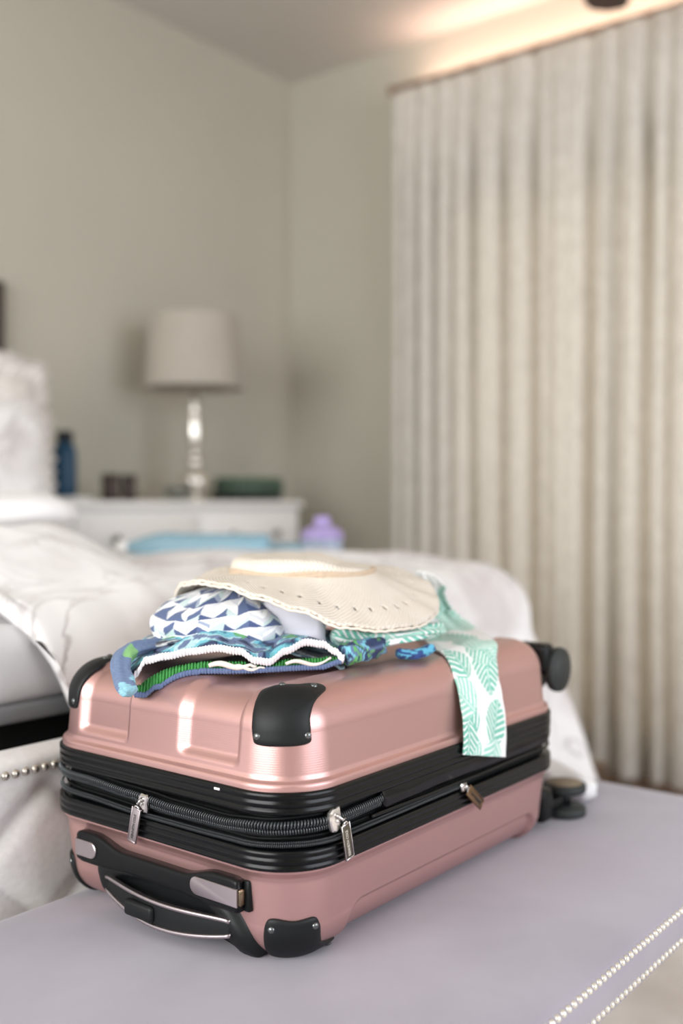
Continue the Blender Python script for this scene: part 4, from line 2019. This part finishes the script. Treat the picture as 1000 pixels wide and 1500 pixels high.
# ------------------------------------------------------------------ things on the bed
M_blue = mat('pale_blue_plastic', rgb(172, 210, 226), 0.2, spec=0.6, trans=0.45, ior=1.3)
M_violet = mat('violet_plastic', rgb(196, 178, 232), 0.18, trans=0.35, ior=1.3)
M_clear = mat('clear_ice_plastic', rgb(200, 214, 236), 0.12, trans=0.6, ior=1.3)


def lying_bottle(p0, p1, r, name, label, capm):
    t = thing(name, label, 'bottle', p0)
    d = (p1-p0)
    L = d.length
    d.normalize()
    side = d.cross(Vector((0, 0, 1))).normalized()
    upv = side.cross(d)

    def rings(prof, n=28):
        out = []
        for rr_, h in prof:
            out.append([p0+d*h*L+side*(rr_*r*cos(2*pi*k/n))+upv*(rr_*r*sin(2*pi*k/n)) for k in range(n)])
        return out
    b = MB()
    pr = [(0.55, 0.0), (0.9, 0.01), (0.97, 0.03), (1.0, 0.08)]
    for k in range(12):
        pr += [(1.0 if k % 2 else 0.94, 0.12+0.045*k)]
    pr += [(1.0, 0.68), (0.9, 0.76), (0.66, 0.84), (0.40, 0.90), (0.36, 0.93)]
    b.loft(rings(pr))
    b.build('bottle_body', M_blue, t)
    b = MB()
    b.loft(rings([(0.40, 0.93), (0.42, 0.935), (0.42, 0.985), (0.38, 1.0)]))
    b.build('cap', capm, t)
    return t


pA, pB = Vector((1.722, 1.56, 0.79)), Vector((1.545, 1.87, 0.792))
lying_bottle(pA, pB, 0.034, 'water_bottle', 'pale blue ribbed plastic bottle lying on the bed before the nightstand', M_white)
lying_bottle(Vector((1.835, 1.545, 0.775)), Vector((1.750, 1.685, 0.775)), 0.026, 'water_bottle', 'smaller teal bottle lying beside the violet lidded jar on bed', M_blue)
jar = thing('lidded_jar', 'violet and clear plastic lidded jar standing on the bed edge', 'jar', (1.852, 1.515, 0.750))
b = MB()
b.lathe((1.852, 1.515, 0.745), [(0.040, 0), (0.046, 0.005), (0.048, 0.03), (0.049, 0.060), (0.048, 0.066)], 36)
b.build('jar_body', M_clear, jar)
b = MB()
b.lathe((1.852, 1.515, 0.745), [(0.050, 0.064), (0.051, 0.070), (0.048, 0.080), (0.038, 0.089), (0.024, 0.094), (0.018, 0.100), (0.020, 0.108), (0.019, 0.114), (0.010, 0.118)], 36)
b.build('lid', M_violet, jar)

# ------------------------------------------------------------------ nightstand
NX0, NX1, NY0, NY1, NZ = 1.80, 2.842, 2.41, 2.885, 0.896
ns = thing('nightstand', 'wide white painted nightstand chest under the lamp by the corner', 'nightstand', ((NX0+NX1)/2, (NY0+NY1)/2, 0))
b = MB()
b.box(((NX0+NX1)/2, (NY0+NY1)/2+0.005, 0.47), (NX1-NX0-0.03, NY1-NY0-0.02, 0.80), 0.004)
b.build('body', M_white, ns)
b = MB()
b.box(((NX0+NX1)/2, (NY0+NY1)/2, NZ-0.0125), (NX1-NX0, NY1-NY0, 0.025), 0.005)
b.build('top', M_white, ns)
for r_i, (z0, z1) in enumerate(((0.715, 0.850), (0.515, 0.700), (0.315, 0.500), (0.115, 0.300))):
    for c_i in range(2):
        xa = NX0+0.035+c_i*(NX1-NX0-0.07)/2+0.004
        xb = xa+(NX1-NX0-0.07)/2-0.008
        b = MB()
        b.box(((xa+xb)/2, NY0+0.010, (z0+z1)/2), (xb-xa, 0.022, z1-z0), 0.004)
        d = b.build('drawer', M_white, ns)
        b = MB()
        b.box(((xa+xb)/2, NY0-0.002, (z0+z1)/2), (xb-xa-0.06, 0.008, z1-z0-0.05), 0.003)
        b.build('drawer_panel', M_white, d)
        for xk in (xa+0.13, xb-0.13):
            b = MB()
            b.lathe((xk, NY0-0.006, (z0+z1)/2), [(0.004, 0), (0.005, -0.010), (0.013, -0.016), (0.014, -0.022), (0.008, -0.027)], 16, 'y')
            b.build('knob', M_knob, d)
for lx in (NX0+0.05, NX1-0.05):
    for ly in (NY0+0.05, NY1-0.05):
        b = MB()
        b.box((lx, ly, 0.036), (0.05, 0.05, 0.072), 0.004)
        b.build('foot', M_white, ns)

# lamp
LX, LY, LZ = 2.502, 2.62, NZ
lamp = thing('table_lamp', 'table lamp with mercury glass base and taupe linen shade', 'lamp', (LX, LY, LZ))
M_merc = mat('mercury_glass', rgb(236, 232, 224), 0.22, 0.9)
M_glass = mat('smoke_glass', rgb(214, 218, 212), 0.05, trans=0.9, ior=1.45)
b = MB()
b.lathe((LX, LY, LZ), [(0.040, 0.0), (0.042, 0.006), (0.030, 0.012), (0.017, 0.018), (0.014, 0.026), (0.030, 0.034), (0.047, 0.048), (0.053, 0.066), (0.048, 0.084), (0.030, 0.100), (0.018, 0.108),
                       (0.020, 0.114), (0.029, 0.124), (0.031, 0.134), (0.025, 0.146), (0.016, 0.154), (0.014, 0.162), (0.017, 0.175), (0.024, 0.205), (0.0265, 0.235), (0.023, 0.275), (0.017, 0.310), (0.014, 0.325), (0.018, 0.332), (0.018, 0.342), (0.012, 0.350), (0.008, 0.385)], 48)
b.build('lamp_base', M_merc, lamp)
b = MB()
b.lathe((LX, LY, LZ), [(0.006, 0.385), (0.006, 0.455)], 12)
b.build('lamp_socket', M_satin, lamp)
shv = []
rings = []
for z, r in ((0.389, 0.172), (0.392, 0.1725), (0.512, 0.1625), (0.634, 0.1525), (0.637, 0.152)):
    rings.append([(LX+r*cos(2*pi*k/64), LY+r*sin(2*pi*k/64), LZ+z) for k in range(64)])
b = MB()
b.loft(rings, True, False)
M_shade = weave_mat('taupe_linen_shade', rgb(200, 192, 180), rgb(188, 180, 167), 160, 0.3, trans=0.25)
o = b.build('lamp_shade', M_shade, lamp)
md = o.modifiers.new('thick', 'SOLIDIFY')
md.thickness = 0.003
b = MB()
for k in range(3):
    a = 2*pi*k/3
    b.tube([(LX, LY, LZ+0.62), (LX+0.151*cos(a), LY+0.151*sin(a), LZ+0.628)], 0.0015, 6)
b.tube([(LX, LY, LZ+0.45), (LX, LY, LZ+0.625)], 0.002, 6)
b.build('harp', M_satin, lamp)
b = MB()
b.lathe((LX, LY, LZ), [(0.010, 0.445), (0.022, 0.47), (0.030, 0.505), (0.022, 0.535), (0.006, 0.548)], 20)
b.build('bulb', mat('frosted_bulb', rgb(235, 232, 226), 0.5), lamp)

# glass bowl standing beside the lamp foot (left)
gb = thing('glass_bowl', 'small clear glass bowl left of the lamp base on the nightstand', 'bowl', (2.40, 2.60, NZ))
b = MB()
b.lathe((2.405, 2.60, NZ), [(0.020, 0), (0.030, 0.004), (0.044, 0.022), (0.047, 0.045), (0.045, 0.045), (0.042, 0.024), (0.028, 0.008), (0.002, 0.006)], 32)
b.build('bowl', M_glass, gb)
# blue bottle
bt = thing('flask_bottle', 'dark teal blue bottle with black screw cap at the nightstand left end', 'bottle', (1.958, 2.62, NZ))
b = MB()
b.lathe((1.958, 2.62, NZ+0.012), [(0.030, 0), (0.034, 0.005), (0.0355, 0.03), (0.0360, 0.115), (0.035, 0.140), (0.029, 0.158), (0.021, 0.168), (0.019, 0.172)], 36)
b.build('bottle_body', mat('teal_enamel', rgb(4, 62, 92), 0.35), bt)
b = MB()
b.lathe((1.958, 2.62, NZ+0.012), [(0.024, 0.168), (0.0255, 0.171), (0.0255, 0.198), (0.023, 0.202)], 28)
b.build('cap', mat('black_cap', rgb(14, 22, 32), 0.45), bt)
b = MB()
b.lathe((1.975, 2.62, NZ), [(0.060, 0), (0.068, 0.003), (0.070, 0.012), (0.066, 0.012), (0.060, 0.006), (0.002, 0.006)], 32)
tag(b.build('coaster_tray', M_white, None, loc=(1.975, 2.62, NZ)), 'round white tray beneath the teal bottle', 'tray')
# two dark candle pots
for k, (x, r, h, lab) in enumerate(((2.118, 0.028, 0.086, 'dark brown candle jar nearer the teal bottle'), (2.192, 0.025, 0.084, 'dark brown candle jar nearer the lamp'))):
    t = thing('candle_jar', lab, 'candle', (x, 2.60, NZ))
    b = MB()
    b.lathe((x, 2.60, NZ), [(r*0.85, 0), (r, 0.004), (r, h*0.8), (r*0.94, h*0.82)], 24)
    b.build('jar', mat('brown_glass_%d' % k, rgb(70, 58, 52), 0.25), t)
    b = MB()
    b.lathe((x, 2.60, NZ), [(r*0.98, h*0.82), (r*1.02, h*0.84), (r*1.02, h*0.97), (r*0.9, h)], 24)
    b.build('lid', mat('dark_lid_%d' % k, rgb(50, 42, 38), 0.4), t)
# stacked dark green box and book right of the lamp
t = thing('decorative_box', 'dark green keepsake box right of the lamp on the nightstand', 'box', (2.765, 2.60, NZ))
b = MB()
b.box((2.755, 2.60, NZ+0.0465), (0.235, 0.13, 0.047), 0.006, 3)
b.build('box_body', mat('dark_green_lacquer', rgb(70, 88, 76), 0.4, noise_scale=24, noise_amt=0.6), t)
b = MB()
b.box((2.757, 2.60, NZ+0.0775), (0.225, 0.125, 0.015), 0.004, 3)
b.build('lid', mat('green_lid', rgb(88, 112, 92), 0.4, noise_scale=30, noise_amt=0.5), t)
b = MB()
b.box((2.740, 2.60, NZ+0.012), (0.22, 0.15, 0.022), 0.002)
o = b.build('book', mat('black_book_cover', rgb(22, 24, 24), 0.6), None, loc=(2.74, 2.60, NZ), smooth=False)
tag(o, 'closed black book beneath the dark green box', 'book')

# picture above the bed
pic = thing('picture_frame', 'dark wooden picture frame hanging above the pillows', 'picture', (1.60, 2.885, 1.3))
b = MB()
for c, d in (((1.60, 2.872, 1.575), (0.62, 0.026, 0.03)), ((1.60, 2.872, 1.30), (0.62, 0.026, 0.03)), ((1.305, 2.872, 1.4375), (0.03, 0.026, 0.245)), ((1.895, 2.872, 1.4375), (0.03, 0.026, 0.245))):
    b.box(c, d, 0.003)
b.build('frame', mat('dark_frame', rgb(58, 48, 42), 0.5), pic)
b = MB()
b.box((1.60, 2.880, 1.4375), (0.565, 0.008, 0.25))
b.build('mat_board', mat('mount_board', rgb(220, 214, 204), 0.8), pic, smooth=False)

# ------------------------------------------------------------------ curtains and rod
VAL = [2.215, 2.157, 2.073, 1.999, 1.913, 1.789, 1.670, 1.606, 1.469, 1.374, 1.271, 1.194]
VW = [0.010, 0.012, 0.014, 0.012, 0.016, 0.017, 0.019, 0.012, 0.020, 0.020, 0.018, 0.014]
VD = [0.8, 1.0, 0.9, 0.7, 1.15, 1.0, 1.1, 0.35, 1.2, 0.9, 1.15, 0.6]
y = 1.10
while y > -0.75:
    VAL.append(y)
    VW.append(random.uniform(0.013, 0.02))
    VD.append(random.uniform(0.5, 1.2))
    y -= random.uniform(0.08, 0.12)


def foldx(y, z):
    d = 0.0
    yy = y+0.010*noise.noise((y*3, z*0.7, 0))-0.018*(1.2-z)*0.3
    for p, w, a in zip(VAL, VW, VD):
        if abs(yy-p) < 0.09:
            am = a*(0.75+0.35*noise.noise((p*9, z*0.9, 4)))
            d += am*exp(-((yy-p)/w)**2)
    top = 0.22+0.78*(1-sm(z, 1.95, 2.38))
    return 0.100*d*top+0.008*noise.noise((y*9, z*0.8, 2))


ROD_X, ROD_Z = 3.195, 2.444


def curtain(name, label, ya, yb, dx, z0, zh):
    def pt(u, v):
        y = ya+(yb-ya)*u
        zt = 2.425
        zb = z0+0.012*noise.noise((y*7, 0, 0))
        if zh:
            zb += zh(y)
        z = zb+(zt-zb)*v
        return (3.165+dx+foldx(y, z), y, z)
    nu = int(abs(yb-ya)/0.005)
    vs, fs = grid(nu, 90, pt)
    b = MB()
    b.add(vs, fs)
    t = thing(name, label, 'curtain', (3.165, (ya+yb)/2, 0))
    o = b.build('panel', M_curtain, t)
    md = o.modifiers.new('thick', 'SOLIDIFY')
    md.thickness = 0.0015
    b = MB()
    vs, fs = grid(nu, 3, lambda u, v: (3.1625+dx+foldx(ya+(yb-ya)*u, z0+0.05), ya+(yb-ya)*u, z0+0.012*noise.noise(((ya+(yb-ya)*u)*7, 0, 0))+(zh(ya+(yb-ya)*u) if zh else 0)+0.07*v))
    b.add(vs, fs)
    b.build('hem', M_curtain, t)
    return t


curtain('curtain', 'left cream linen curtain hanging nearest the room corner', 2.245, 1.385, 0.0, 0.05, lambda y: 0.0)
curtain('curtain', 'right cream linen curtain reaching almost down to the floor', 1.400, -0.75, -0.012, 0.006, lambda y: 0.0)
rod = thing('curtain_rod', 'light brown wooden rod carrying the cream curtains', 'curtain rod', (ROD_X, 0.8, ROD_Z))
b = MB()
b.tube([(ROD_X, 2.262, ROD_Z), (ROD_X, -0.9, ROD_Z)], 0.0125, 16)
b.build('pole', M_rod, rod)
b = MB()
b.lathe((ROD_X, 2.262, ROD_Z), [(0.0135, 0.0), (0.018, 0.004), (0.019, 0.014), (0.014, 0.022), (0.005, 0.026)], 20, 'y')
b.build('finial', M_rod, rod)
for y in (2.20, 0.72, -0.8):
    b = MB()
    b.tube([(ROD_X, y, ROD_Z-0.012), (XR, y, ROD_Z-0.012)], 0.006, 8)
    b.lathe((XR-0.006, y, ROD_Z-0.012), [(0.022, 0), (0.022, 0.006)], 16, 'x')
    b.build('bracket', M_rod, rod)
for k in range(22):
    y = 2.20-0.135*k
    b = MB()
    pth = [(ROD_X+0.0175*cos(2*pi*i/16), y, ROD_Z-0.004+0.0175*sin(2*pi*i/16)) for i in range(17)]
    b.tube(pth, 0.0022, 6, False)
    b.build('ring', M_rod, rod)

# ceiling fan, one blade tip in view
FCX, FCY, FZ = 2.150, 0.985, 2.30
fan = thing('ceiling_fan', 'dark wooden ceiling fan with one blade tip at the top edge', 'ceiling fan', (FCX, FCY, FZ))
b = MB()
b.lathe((FCX, FCY, FZ), [(0.01, -0.06), (0.07, -0.05), (0.10, -0.02), (0.10, 0.05), (0.06, 0.08), (0.02, 0.09), (0.018, 0.30), (0.06, 0.32), (0.07, 0.364)], 32)
b.build('motor', M_wood, fan)
A0f = atan2(1.228-FCY, 2.778-FCX)
for k in range(5):
    a = A0f+2*pi*k/5
    R = 0.700
    ol = [(0.16, 0.030), (0.30, 0.052), (0.50, 0.064), (0.645, 0.062), (0.685, 0.045), (R, 0.0), (0.685, -0.045), (0.645, -0.062), (0.50, -0.064), (0.30, -0.052), (0.16, -0.030)]
    rings = []
    for dz in (-0.004, 0.004):
        rings.append([(FCX+r*cos(a)-w*sin(a), FCY+r*sin(a)+w*cos(a), FZ+dz+w*0.12) for r, w in ol])
    b = MB()
    b.loft(rings)
    sharp(b.build('blade', M_wood, fan), 40)
    b = MB()
    b.box((FCX+0.13*cos(a), FCY+0.13*sin(a), FZ+0.004), (0.10, 0.03, 0.008), 0.002, 1, __import__('mathutils').Matrix.Rotation(a, 3, 'Z'))
    b.build('blade_arm', M_knob, fan)
